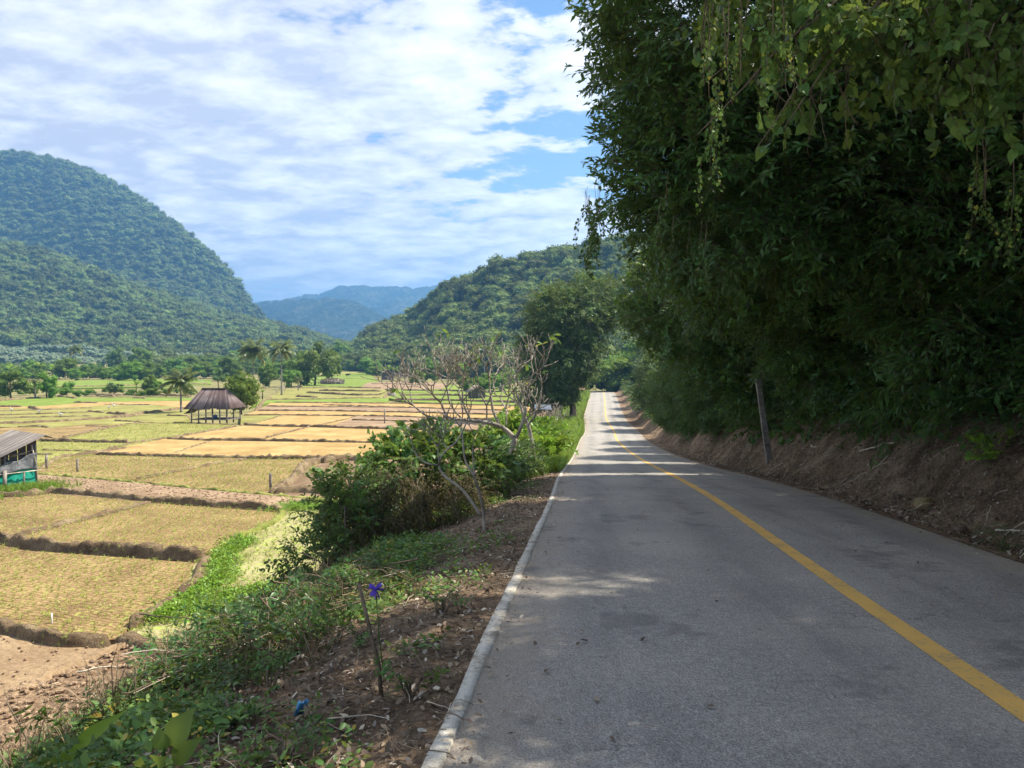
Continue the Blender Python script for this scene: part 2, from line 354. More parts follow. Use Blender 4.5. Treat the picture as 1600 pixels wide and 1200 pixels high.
def plot_mat(name, stops, row=(.0, 1.0), rs=1.6, bump_=.6, tuft=None):
    """one paddy: blotches, fine clods and the furrow lines of the last crop"""
    m = NT(name); p = m.pos(); a = m.noise(p, .35, 5, .6); b = m.noise(p, 9, 5, .7)
    w = m.n('ShaderNodeTexWave', wave_type='BANDS', bands_direction='Y'); mp = m.n('ShaderNodeMapping'); m.L.new(p, mp.inputs[0]); mp.inputs['Rotation'].default_value = (0, 0, row[0])
    m.L.new(mp.outputs[0], w.inputs['Vector']); w.inputs['Scale'].default_value = rs; w.inputs['Distortion'].default_value = 7.0; w.inputs['Detail'].default_value = 3; w.inputs['Detail Scale'].default_value = 1.5
    f = m.math('ADD', m.math('MULTIPLY', a, .42), m.math('ADD', m.math('MULTIPLY', b, .40), m.math('MULTIPLY', w.outputs['Fac'], .11 * row[1])))
    f = m.math('ADD', m.math('MULTIPLY', m.math('SUBTRACT', f, .5), 2.0), .48)
    c = m.ramp(f, stops)
    if tuft: c = m.mix(m.rng(m.noise(p, tuft[0], 4, .7), tuft[1], tuft[1] + .1), c, tuft[2])
    return m.pbr(c, .95, m.bump(b, bump_, .05), .12)
M['plot_green'] = plot_mat('plot_green', [(.25, (.18, .165, .05)), (.5, (.29, .275, .08)), (.72, (.42, .38, .14))], (.1, 1), 1.2, .5, (2.2, .62, (.42, .36, .16)))
M['plot_lime'] = plot_mat('plot_lime', [(.2, (.12, .165, .03)), (.5, (.20, .265, .045)), (.78, (.32, .36, .09))], (.1, 1), 1.2, .5)
M['plot_olive'] = plot_mat('plot_olive', [(.22, (.15, .095, .045)), (.5, (.30, .20, .09)), (.74, (.46, .335, .165))], (.35, 1), 1.9, .8, (5.0, .56, (.34, .35, .085)))
M['plot_straw'] = plot_mat('plot_straw', [(.2, (.23, .14, .05)), (.45, (.40, .265, .10)), (.62, (.48, .33, .135)), (.8, (.62, .46, .22))], (-.12, 1.4), 1.0, .6, (1.6, .64, (.82, .64, .34)))
M['plot_brown'] = plot_mat('plot_brown', [(.3, (.22, .145, .085)), (.5, (.38, .265, .165)), (.66, (.52, .39, .25))], (.1, .8), 1.4, .9)
M['plot_clod'] = plot_mat('plot_clod', [(.3, (.17, .11, .065)), (.5, (.34, .235, .145)), (.66, (.50, .37, .24))], (.5, .5), 1.4, 1.0)
M['plot_bare'] = plot_mat('plot_bare', [(.2, (.24, .16, .09)), (.5, (.40, .285, .165)), (.8, (.52, .40, .25))], (.5, .3), 1.1, .9)
M['plot_pale'] = plot_mat('plot_pale', [(.22, (.26, .23, .10)), (.5, (.40, .36, .18)), (.75, (.54, .48, .29))], (.9, .5), 1.5, .6, (3.0, .52, (.34, .40, .09)))
M['clod'] = soil('clod', [(.3, (.15, .095, .055)), (.5, (.30, .20, .125)), (.7, (.46, .34, .22))], 4, .8, .03)

def asphalt():
    m = NT('asphalt'); p = m.pos(); e = m.attr('tint')
    ag = m.voro(p, 95); ag2 = m.voro(p, 52); fn = m.noise(p, 70, 6, .8); blot = m.noise(p, .55, 4, .6); pat = m.noise(m.pos((1, .22, 1)), 1.1, 4, .6)
    fn2 = m.noise(p, 22, 5, .75)
    base = m.ramp(m.math('ADD', m.math('MULTIPLY', m.math('SUBTRACT', fn, .5), 1.5), m.math('ADD', m.math('MULTIPLY', m.math('SUBTRACT', fn2, .5), .7), m.math('ADD', m.math('MULTIPLY', ag, .35), .30))), [(.28, (.185, .169, .147)), (.5, (.355, .327, .288)), (.72, (.60, .555, .49))])
    base = m.mix(m.rng(blot, .38, .66), m.mix(.28, base, (.225, .21, .19)), m.mix(.28, base, (.47, .42, .345)))
    base = m.mix(m.math('MULTIPLY', m.rng(pat, .52, .72), .28), base, (.34, .31, .27))
    dust = m.math('MULTIPLY', m.rng(m.math('ADD', e, m.math('MULTIPLY', m.math('SUBTRACT', m.noise(p, 2.4, 5, .7), .5), .5)), .45, .98), .75)
    base = m.mix(dust, base, (.335, .275, .21))
    lane = m.attr('lane'); base = m.mix(m.math('MULTIPLY', m.math('MULTIPLY', lane, m.rng(m.noise(m.pos((1, .12, 1)), 2.2, 4, .6), .3, .62)), .38), base, (.115, .112, .11))
    cr = m.n('ShaderNodeTexVoronoi', feature='DISTANCE_TO_EDGE'); wv = m.n('ShaderNodeVectorMath', operation='ADD'); nz3 = m.n('ShaderNodeTexNoise'); m.L.new(p, nz3.inputs['Vector']); nz3.inputs['Scale'].default_value = 2.5; nz3.inputs['Detail'].default_value = 6
    m.L.new(p, wv.inputs[0]); m.L.new(nz3.outputs['Color'], wv.inputs[1]); m.L.new(wv.outputs[0], cr.inputs['Vector']); cr.inputs['Scale'].default_value = .42
    crack = m.math('MULTIPLY', m.rng(cr.outputs['Distance'], .002, .007, 1.0, 0.0), m.rng(m.noise(p, .35, 2, .5), .5, .58)); base = m.mix(m.math('MULTIPLY', crack, .4), base, (.05, .048, .045))
    sp = m.rng(m.noise(p, 2.1, 6, .75), .63, .70); base = m.mix(m.math('MULTIPLY', sp, .35), base, (.42, .37, .30)); st = m.rng(m.noise(p, .9, 5, .7), .56, .66); base = m.mix(m.math('MULTIPLY', st, .5), base, (.12, .115, .11))
    h = m.math('ADD', m.math('MULTIPLY', ag2, .6), m.math('ADD', m.math('MULTIPLY', ag, .5), m.math('MULTIPLY', fn, .5)))
    return m.pbr(base, .88, m.bump(m.math('ADD', h, fn2), .9, .015), .28)
M['asphalt'] = asphalt()
def paint(name, col, under, wear=.56):
    m = NT(name); p = m.pos(); a = m.noise(p, 24, 6, .75); b = m.noise(p, 3.2, 4, .6); g = m.voro(p, 95)
    c = m.mix(m.rng(b, .3, .7, 0, .3), col, tuple(q * .72 for q in col))
    c = m.mix(m.rng(m.math('ADD', m.math('MULTIPLY', a, .65), m.math('MULTIPLY', b, .35)), wear, wear + .14), c, under)
    return m.pbr(c, .75, m.bump(m.math('ADD', g, a), .5, .008), .3)
M['yellow'] = paint('yellow', (.72, .43, .115), (.36, .27, .16), .50)
M['white_edge'] = paint('white_edge', (.56, .52, .44), (.30, .25, .185), .47)
def corrugated(name, stops):
    m = NT(name); p = m.pos(); t = m.attr('tint'); a = m.noise(p, 1.2, 5, .7); f = m.math('ADD', m.math('MULTIPLY', t, .6), m.math('MULTIPLY', a, .4))
    return m.pbr(m.ramp(f, stops), .6, m.bump(a, .3, .02), .4)
M['roof_rust'] = corrugated('roof_rust', [(.25, (.06, .036, .032)), (.55, (.125, .082, .072)), (.75, (.30, .265, .25))])
M['roof_grey'] = corrugated('roof_grey', [(.25, (.075, .062, .052)), (.5, (.15, .128, .11)), (.72, (.30, .27, .24))])
M['roof_zinc'] = corrugated('roof_zinc', [(.25, (.07, .085, .11)), (.7, (.15, .175, .21))])
M['roof_pink'] = corrugated('roof_pink', [(.25, (.40, .30, .26)), (.7, (.60, .48, .42))])
M['thatch'] = soil('thatch', [(.3, (.13, .10, .08)), (.5, (.27, .22, .18)), (.7, (.42, .36, .30))], 3, .8, .05)
M['net_green'] = soil('net_green', [(.3, (.015, .30, .20)), (.5, (.03, .42, .29)), (.7, (.06, .50, .36))], 1.5, .3, .05, None, 9, .7)
M['tarp_grey'] = soil('tarp_grey', [(.3, (.10, .10, .105)), (.5, (.21, .21, .215)), (.7, (.34, .34, .35))], 1.2, .4, .05, None, 5, .6)
def plain(name, c, r=.7): m = NT(name); n = m.noise(m.pos(), 6, 4); return m.pbr(m.mix(n, c, tuple(q * .7 for q in c)), r)
M['tarp_red'] = plain('tarp_red', (.42, .03, .04)); M['tarp_yellow'] = plain('tarp_yellow', (.65, .50, .04)); M['blue_cloth'] = plain('blue_cloth', (.10, .25, .50))
M['plastic'] = plain('plastic', (.16, .45, .75), .3); M['white'] = plain('white', (.8, .8, .78)); M['hide'] = plain('hide', (.04, .03, .025))
M['concrete'] = soil('concrete', [(.3, (.13, .115, .10)), (.5, (.23, .205, .18)), (.7, (.34, .31, .275))], 6, .4, .02, None, 40)
M['rock_tan'] = soil('rock_tan', [(.3, (.17, .13, .06)), (.5, (.34, .26, .13)), (.7, (.48, .39, .22))], 9, 1, .03, None, 40)
M['rock_brown'] = soil('rock_brown', [(.3, (.10, .07, .05)), (.5, (.2, .145, .10)), (.7, (.3, .23, .17))], 9, 1, .03, None, 40)

# ------------------------------------------------------------------ scattering with geometry nodes (leaves, clods, far woods)
_protos = {}
def proto(name, meshes):
    c = bpy.data.collections.new(name)
    for i, me in enumerate(meshes): c.objects.link(bpy.data.objects.new(f'{name}_{i:02d}', me))
    _protos[name] = (c, len(meshes)); return name
def gn_group(cname):
    key = 'scatter_' + cname
    if key in bpy.data.node_groups: return bpy.data.node_groups[key]
    g = bpy.data.node_groups.new(key, 'GeometryNodeTree')
    g.interface.new_socket('Geometry', in_out='INPUT', socket_type='NodeSocketGeometry'); g.interface.new_socket('Geometry', in_out='OUTPUT', socket_type='NodeSocketGeometry')
    N, L = g.nodes, g.links; gi, go = N.new('NodeGroupInput'), N.new('NodeGroupOutput')
    ip = N.new('GeometryNodeInstanceOnPoints'); ci = N.new('GeometryNodeCollectionInfo'); ci.inputs['Collection'].default_value = _protos[cname][0]
    ci.inputs['Separate Children'].default_value = True; ci.inputs['Reset Children'].default_value = True; ci.transform_space = 'ORIGINAL'
    def at(n, t): a = N.new('GeometryNodeInputNamedAttribute'); a.data_type = t; a.inputs['Name'].default_value = n; return a.outputs['Attribute']
    ip.inputs['Pick Instance'].default_value = True
    L.new(gi.outputs[0], ip.inputs['Points']); L.new(ci.outputs[0], ip.inputs['Instance']); L.new(at('idx', 'INT'), ip.inputs['Instance Index'])
    L.new(at('rot', 'FLOAT_VECTOR'), ip.inputs['Rotation']); L.new(at('scl', 'FLOAT_VECTOR'), ip.inputs['Scale']); L.new(ip.outputs[0], go.inputs[0])
    return g
def scatter(name, pts, rot, scl, cname, parent=None, idx=None, rng=RNG):
    pts = np.asarray(pts, float); n = len(pts); me = bpy.data.meshes.new(name); me.vertices.add(n)
    me.vertices.foreach_set('co', pts.astype(np.float32).ravel())
    scl = np.asarray(scl, float); scl = np.repeat(scl[:, None], 3, 1) if scl.ndim == 1 else scl
    me.attributes.new('rot', 'FLOAT_VECTOR', 'POINT').data.foreach_set('vector', np.asarray(rot, np.float32).ravel())
    me.attributes.new('scl', 'FLOAT_VECTOR', 'POINT').data.foreach_set('vector', scl.astype(np.float32).ravel())
    idx = rng.integers(0, _protos[cname][1], n) if idx is None else idx
    me.attributes.new('idx', 'INT', 'POINT').data.foreach_set('value', np.asarray(idx, np.int32))
    o = link(bpy.data.objects.new(name, me), parent); md = o.modifiers.new('scatter', 'NODES'); md.node_group = gn_group(cname); return o
def euler_along(d, rng=RNG, roll=.6):
    d = np.asarray(d, float); d = d / (np.linalg.norm(d, axis=1)[:, None] + 1e-9)
    return np.c_[rng.normal(0, roll, len(d)), -np.arcsin(np.clip(d[:, 2], -1, 1)), np.arctan2(d[:, 1], d[:, 0])]
def euler_up(n, rng=RNG, tilt=.1): return np.c_[rng.normal(0, tilt, n), rng.normal(0, tilt, n), rng.random(n) * 6.283]
def sphere_dirs(n, rng=RNG): d = rng.normal(0, 1, (n, 3)); return d / np.linalg.norm(d, axis=1)[:, None]

# ------------------------------------------------------------------ sprays: a twig with its leaves, local x points outward
def spray(rng, L=.8, n=36, size=.11, tpl=LANCE, mat='leaf_deep', droop=.5, spread=.9, side=3, twig='bark', tmin=0., tmax=.95):
    mb = MB(); t = np.linspace(0, 1, 7); wob = rng.normal(0, .04, 2)
    stem = np.c_[t * L, np.sin(t * 2.5) * wob[0] * L, -droop * L * t ** 2 * .6]
    mb.tube(stem, .006 * (1.15 - t), 3, .3, 1, False)
    def bough(st, n, sz):
        u = np.sort(rng.random(n)) * .92 + .08; k = u * (len(st) - 1); i = np.minimum(k.astype(int), len(st) - 2); f = (k - i)[:, None]
        p = st[i] * (1 - f) + st[i+1] * f; ax = st[i+1] - st[i]; ax /= np.linalg.norm(ax, axis=1)[:, None]
        sd = np.where(np.arange(n) % 2 == 0, 1, -1)[:, None] * np.cross(ax, [0, 0, 1.0])
        d = ax * (.55 + .3 * rng.random((n, 1))) + sd * spread + rng.normal(0, .28, (n, 3)) + np.array([0, 0, -droop * .55])
        mb.leaves(p, d, sz * (.65 + .55 * rng.random(n)), tpl, tmin + (tmax - tmin) * rng.random(n) + .05 * (rng.random(n) > .97), .45, rng)
    bough(stem, n // 2, size)
    for k in range(side):
        s0 = stem[1 + k % 5]; a = (1 if k % 2 else -1) * (.5 + .5 * rng.random()); l2 = L * (.35 + .3 * rng.random()); q = np.linspace(0, 1, 4)
        st = s0 + np.c_[q * l2 * math.cos(a), q * l2 * math.sin(a), rng.normal(0, .12) * q * l2 - droop * l2 * q ** 2 * .6]
        mb.tube(st, .004 * (1.1 - q), 3, .3, 1, False); bough(st, max(4, n // (2 * side)), size)
    return mb.mesh('spray', [M[mat], M[twig]])
def vine_strand(rng, L=1.6, n=46, size=.09, tpl=HEART, mat='leaf_vine', sway=.12):
    """hanging strand: local x is the hanging direction"""
    mb = MB(); t = np.linspace(0, 1, 12); s = np.c_[t * L, sway * L * np.sin(t * 4 + rng.random() * 6) * t, sway * L * np.cos(t * 3.3 + rng.random() * 6) * t]
    mb.tube(s, .004, 3, .4, 1, False)
    u = rng.random(n) * 11; i = np.minimum(u.astype(int), 10); f = (u - i)[:, None]; p = s[i] * (1 - f) + s[i+1] * f
    a = rng.random(n) * 6.283; off = np.c_[np.zeros(n), np.cos(a), np.sin(a)]
    p2 = p + off * .05
    d = off * .55 + np.array([1.0, 0, 0]) * (.7 + .5 * rng.random((n, 1))) + rng.normal(0, .2, (n, 3))
    mb.leaves(p2, d, size * (.5 + .7 * rng.random(n)), tpl, None, .9, rng); return mb.mesh('strand', [M[mat], M['stick']])
R1 = np.random.default_rng(11)
proto('spray_lance', [spray(R1, .75, 46, .135, LANCE, 'leaf_deep', .08, .9, 4) for _ in range(5)])
proto('spray_oval', [spray(R1, .7, 40, .10, OVAL, 'leaf_mid', .3) for _ in range(5)])
proto('spray_feather', [spray(R1, .9, 90, .085, NARROW, 'leaf_mid', .7, 1.1, 5) for _ in range(4)])
proto('spray_wall', [spray(R1, .75, 46, .135, LANCE, 'leaf_deep', .08, .9, 4) for _ in range(3)] + [spray(R1, .7, 36, .125, OVAL, 'leaf_deep', .1, .9, 4) for _ in range(2)]
      + [spray(R1, .9, 90, .10, NARROW, 'leaf_mid', .35, 1.1, 5) for _ in range(2)] + [spray(R1, .7, 22, .14, HEART, 'leaf_mid', .4) for _ in range(2)])
proto('spray_heart', [spray(R1, .7, 20, .12, HEART, 'leaf_vine', .6, .9, 2) for _ in range(4)])
proto('spray_bush', [spray(R1, .5, 30, .085, OVAL, 'leaf_mid', .3) for _ in range(3)] + [spray(R1, .5, 26, .1, LANCE, 'leaf_mid', .4) for _ in range(2)])
proto('spray_broad', [spray(R1, .7, 22, .17, LOBED, 'leaf_mid', .3, .9, 3) for _ in range(4)] + [spray(R1, .7, 26, .13, OVAL, 'leaf_vine', .3, .9, 3) for _ in range(2)])
proto('spray_fresh', [spray(R1, .55, 20, .14, OVAL, 'leaf_fresh', .2) for _ in range(3)] + [spray(R1, .55, 10, .22, LOBED, 'leaf_fresh', .2, .9, 2) for _ in range(2)])
proto('spray_cane', [spray(R1, 1.0, 26, .34, NARROW, 'leaf_mid', .8, .6, 2) for _ in range(4)])
proto('spray_olive', [spray(R1, .5, 34, .06, LANCE, 'leaf_olive', 1.0, .7, 3, 'stick') for _ in range(4)])
proto('strand', [vine_strand(R1, 1.5 + .4 * R1.random()) for _ in range(5)])
proto('strand_dark', [vine_strand(R1, 1.5, 50, .10, HEART, 'leaf_deep') for _ in range(4)])
proto('strand_olive', [vine_strand(R1, 1.0, 60, .055, OVAL, 'leaf_olive', .1) for _ in range(4)])
proto('spray_dusk', [spray(R1, 1.0, 60, .15, OVAL, 'leaf_dusk', .4) for _ in range(4)] + [spray(R1, 1.1, 80, .13, NARROW, 'leaf_dusk', .5, 1.1, 4) for _ in range(2)])

# ================================================================== THE SETTING
# ---- ground sheet
def build_ground():
    xs = np.unique(np.concatenate([np.arange(-90, 60, 3.0), -90 - np.geomspace(4, 6000, 34), 60 + np.geomspace(4, 6000, 34)]))
    ys = np.unique(np.concatenate([np.arange(-30, 260, 3.0), -30 - np.geomspace(4, 2000, 14), 260 + np.geomspace(4, 9000, 44)]))
    X, Y = np.meshgrid(xs, ys); Z = valley(Y) - .35
    yc = np.clip(Y, -12, 240); c = (kerbx(yc) + rightx(yc)) / 2; w = smooth((16 - np.abs(X - c)) / 6) * (Y < 262) * (Y > -40)
    Z = Z * (1 - w) + np.minimum(Z, -9.6) * w
    Z = Z + .12 * vnoise(np.c_[X.ravel() * .05, Y.ravel() * .05], 5).reshape(X.shape)
    o = MB().grid(np.stack([X, Y, Z], -1)).build('ground', M['ground']); tag(o, 'flat valley floor of dry grass and earth under the paddies', kind='structure')
build_ground()
YR = np.concatenate([np.arange(-10, 14, .25), np.arange(14, 60, .6), np.arange(60, 240.1, 2.0)])
def build_road():
    c = np.linspace(0, 1, 41); X = kerbx(YR)[:, None] * (1 - c) + rightx(YR)[:, None] * c
    Z = np.repeat(roadz(YR)[:, None], 41, 1) + .03 * (1 - (2 * c - 1) ** 2)[None]
    X = X.copy(); X[:, -1] += .05 * fbm(np.c_[YR * 1.3, YR * 0], 4, 9)
    e = np.clip(np.abs(2 * c - 1), 0, 1) ** 2; e = np.where(c > .5, e, e * .93)
    road = MB().grid(np.stack([X, np.repeat(YR[:, None], 41, 1), Z], -1), np.tile(e, len(YR))).build('road', M['asphalt'])
    ln_ = np.tile(np.exp(-((c - .16) / .06) ** 2) + np.exp(-((c - .42) / .06) ** 2) + np.exp(-((c - .68) / .06) ** 2) + np.exp(-((c - .88) / .05) ** 2), len(YR)); road.data.attributes.new('lane', 'FLOAT', 'POINT').data.foreach_set('value', ln_.astype(np.float32))
    tag(road, 'weathered grey asphalt road dipping then climbing to a crest', kind='structure')
    # yellow line, following the camber 4 mm above the asphalt
    k = (midx(YR) - kerbx(YR)) / (rightx(YR) - kerbx(YR)); w = .088
    j = .006 * fbm(np.c_[YR * 6, YR * 0], 3, 2); j2 = .006 * fbm(np.c_[YR * 6, YR * 0 + 9], 3, 4)
    def rz(x): cc = (x - kerbx(YR)) / (rightx(YR) - kerbx(YR)); return roadz(YR) + .03 * (1 - (2 * cc - 1) ** 2) + .0045
    xa, xb = midx(YR) - w + j, midx(YR) + w + j2
    ln = MB().grid(np.stack([np.c_[xa, YR, rz(xa)], np.c_[xb, YR, rz(xb)]], 1)).build('centre_line', M['yellow'], road)
    tag(ln, 'solid yellow painted centre line')
    # worn white edge strip of concrete along the left side, a low step
    n = len(YR); a = kerbx(YR) - .06 + .02 * fbm(np.c_[YR * 2.2, YR * 0], 4, 21); b = kerbx(YR) + .045 + .014 * fbm(np.c_[YR * 3.0, YR * 0], 4, 22); z = roadz(YR)
    prof = np.stack([np.c_[a - .015, YR, z - .15], np.c_[a, YR, z + .014], np.c_[b - .012, YR, z + .016], np.c_[b, YR, z - .02]], 1)
    kb = MB().grid(prof).build('edge_strip', M['white_edge']); tag(kb, 'worn white concrete edge strip along the road', kind='structure')
build_road()
def verge_z(x, y):
    t = kerbx(np.clip(y, -12, 240)) - x; return gz(x, y) + .05 * fbm(np.c_[np.ravel(x) * 3.5, np.ravel(y) * 3.5], 3, 31).reshape(np.shape(x)) * smooth(t / .5) - .01
def bank_z(x, y):
    q = x - rightx(np.clip(y, -12, 240)); return gz(x, y) + .20 * fbm(np.c_[np.ravel(x) * 2.6, np.ravel(y) * 2.6, np.ravel(x) * 0], 5, 33).reshape(np.shape(x)) * smooth((q - .1) / .9) + .012
def build_sides():
    T = np.concatenate([np.linspace(0.03, 3.4, 26), np.linspace(3.6, 9, 24), np.linspace(9.6, 16, 8)])
    Y = np.repeat(YR[:, None], len(T), 1); X = kerbx(YR)[:, None] - T[None]
    Z = verge_z(X, Y)
    Z[:, -1] -= .6; Z = np.where((T > 8)[None], Z - .12, Z)
    o = MB().grid(np.stack([X, Y, Z], -1)).build('roadside_verge', M['verge']); tag(o, 'brown earth verge falling away left of the road', kind='structure')
    S = np.concatenate([np.linspace(-.04, 3.2, 30), np.linspace(3.5, 9, 12), np.linspace(10, 60, 14)])
    Y = np.repeat(YR[:, None], len(S), 1); X = rightx(YR)[:, None] + S[None]
    Z = bank_z(X, Y)
    o = MB().grid(np.stack([X, Y, Z], -1)).build('soil_bank', M['bank']); tag(o, 'brown eroded soil bank along the right of the road', kind='structure')
build_sides()

# ---- paddies and bunds, corners read off the photograph and laid on the valley floor
PLOTS = [ # material, corners
 ('plot_clod', [(-330,1200),(-300,1095),(0,1086),(120,1037),(215,1004),(262,1030),(350,1060),(300,1300),(0,1400)]),
 ('plot_bare', [(-300,1095),(-300,985),(0,992),(104,1010),(165,1014),(120,1037),(0,1086)]),
 ('plot_olive', [(-320,975),(-320,850),(0,852),(40,861),(304,880),(292,916),(276,934),(200,980),(184,1000),(112,1003),(0,980)]),
 ('plot_olive', [(-220,845),(-220,790),(0,780),(84,773),(226,785),(152,807),(12,841)]),
 ('plot_olive', [(12,841),(152,807),(236,785),(442,800),(424,819),(372,838),(332,864),(224,858),(80,850)]),
 ('plot_pale', [(276,934),(304,880),(332,864),(372,838),(424,819),(445,795),(530,783),(640,800),(640,960),(440,1010),(184,1000)]),
 ('plot_brown', [(-200,790),(-160,760),(59,741),(187,752),(312,763),(500,780),(640,790),(530,785),(442,800),(236,785),(84,772),(0,780)]),
 ('plot_olive', [(-200,752),(-160,735),(58,737),(72,721),(147,712),(386,717),(210,750),(187,752),(59,741)]),
 ('plot_olive', [(210,750),(386,717),(512,716),(470,745),(426,772),(312,763)]),
 ('plot_clod', [(426,772),(470,745),(512,716),(640,705),(760,712),(760,800),(640,790),(500,780)]),
 ('plot_straw', [(150,708),(262,685),(330,689),(268,710)]),
 ('plot_straw', [(268,710),(330,689),(600,693),(740,697),(740,712),(600,716),(344,715)]),
 ('plot_straw', [(262,685),(380,664),(482,667),(402,688)]),
 ('plot_straw', [(402,688),(482,667),(620,671),(800,676),(800,697),(600,693)]),
 ('plot_straw', [(396,663),(442,649),(558,650),(524,664),(482,667)]),
 ('plot_brown', [(524,664),(558,650),(640,652),(800,657),(800,676),(620,671),(482,667)]),
 ('plot_straw', [(376,650),(400,641),(620,643),(800,648),(800,657),(640,652),(442,649)]),
 ('plot_brown', [(400,641),(416,634),(620,636),(820,642),(820,648),(620,643)]),
 ('plot_straw', [(416,634),(424,629),(620,630),(830,636),(830,642),(620,636)]),
 ('plot_green', [(376,664),(376,650),(442,649),(396,663),(380,664)]),
 ('plot_green', [(97,684),(187,665),(269,661),(376,664),(262,685),(206,691)]),
 ('plot_green', [(-60,690),(58,690),(205,692),(262,685),(150,708),(100,716),(58,724),(-60,730)]),
 ('plot_olive', [(-60,690),(-60,672),(20,668),(80,669),(140,663),(187,665),(97,684),(58,690)]),
 ('plot_green', [(-80,668),(-80,662),(30,662),(150,656),(200,652),(290,646),(296,656),(269,661),(187,665),(140,663),(80,669),(20,668)]),
 ('plot_green', [(-100,660),(-100,638),(70,638),(150,634),(240,632),(296,638),(290,646),(200,650),(150,655),(30,661)]),
 ('plot_straw', [(-100,638),(-100,634),(60,635),(150,628),(230,627),(300,625),(300,639),(240,632),(150,634),(70,638)]),
 ('plot_lime', [(-140,634),(-140,626),(0,627),(80,620),(150,622),(250,621),(300,622),(300,626),(230,627),(150,628),(60,635)]),
 ('plot_lime', [(392,634),(412,624),(500,623),(608,622),(605,629),(424,630)]),
 ('plot_green', [(410,624),(430,616),(520,615),(612,616),(608,622),(500,623)]),
 ('plot_lime', [(608,622),(614,614),(700,614),(840,618),(840,634),(640,628)]),
 ('plot_green', [(430,616),(450,607),(540,606),(600,608),(612,616),(520,615)]),
 ('plot_brown', [(560,607),(575,598),(640,596),(700,600),(690,608),(600,608)]),
 ('plot_lime', [(600,613),(640,600),(740,602),(840,606),(840,618),(700,614)]),
 ('plot_lime', [(470,606),(486,588),(540,580),(576,581),(590,596),(560,607)]),
 ('plot_green', [(500,586),(555,570),(572,570),(578,582)]),
 ('plot_lime', [(30,600),(60,596),(240,592),(330,594),(330,600),(240,604),(90,607)]),
]
PW = []
def build_plots():
    for k, (mt, poly) in enumerate(PLOTS):
        w = np.array([fieldP(*q) for q in poly]); PW.append(w)
        tris = tessellate_polygon([[Vector((a[0], a[1], 0)) for a in w]])
        zc = w[:, 2] + .02 * (k % 4) - .02
        v = np.c_[w[:, :2], zc]
        n_ = len(v); v2 = np.r_[v, v - np.array([0, 0, .45])]; o = MB().add(v2, [tuple(t) for t in tris] + [(i, (i + 1) % n_, (i + 1) % n_ + n_, i + n_) for i in range(n_)]).build('paddy_field', M[mt], flat=True)
        # cells fine enough to follow the floor
        tag(o, {'plot_clod': 'ploughed brown paddy of loose clods', 'plot_bare': 'bare tan paddy of raked soil', 'plot_olive': 'olive brown stubble paddy',
                'plot_pale': 'pale dry grass plot at the foot of the slope', 'plot_brown': 'brown fallow strip between paddies', 'plot_straw': 'golden straw covered paddy',
                'plot_green': 'yellow green paddy of young regrowth', 'plot_lime': 'bright green paddy far down the valley'}[mt], group='paddies of the valley floor', kind='structure')
build_plots()
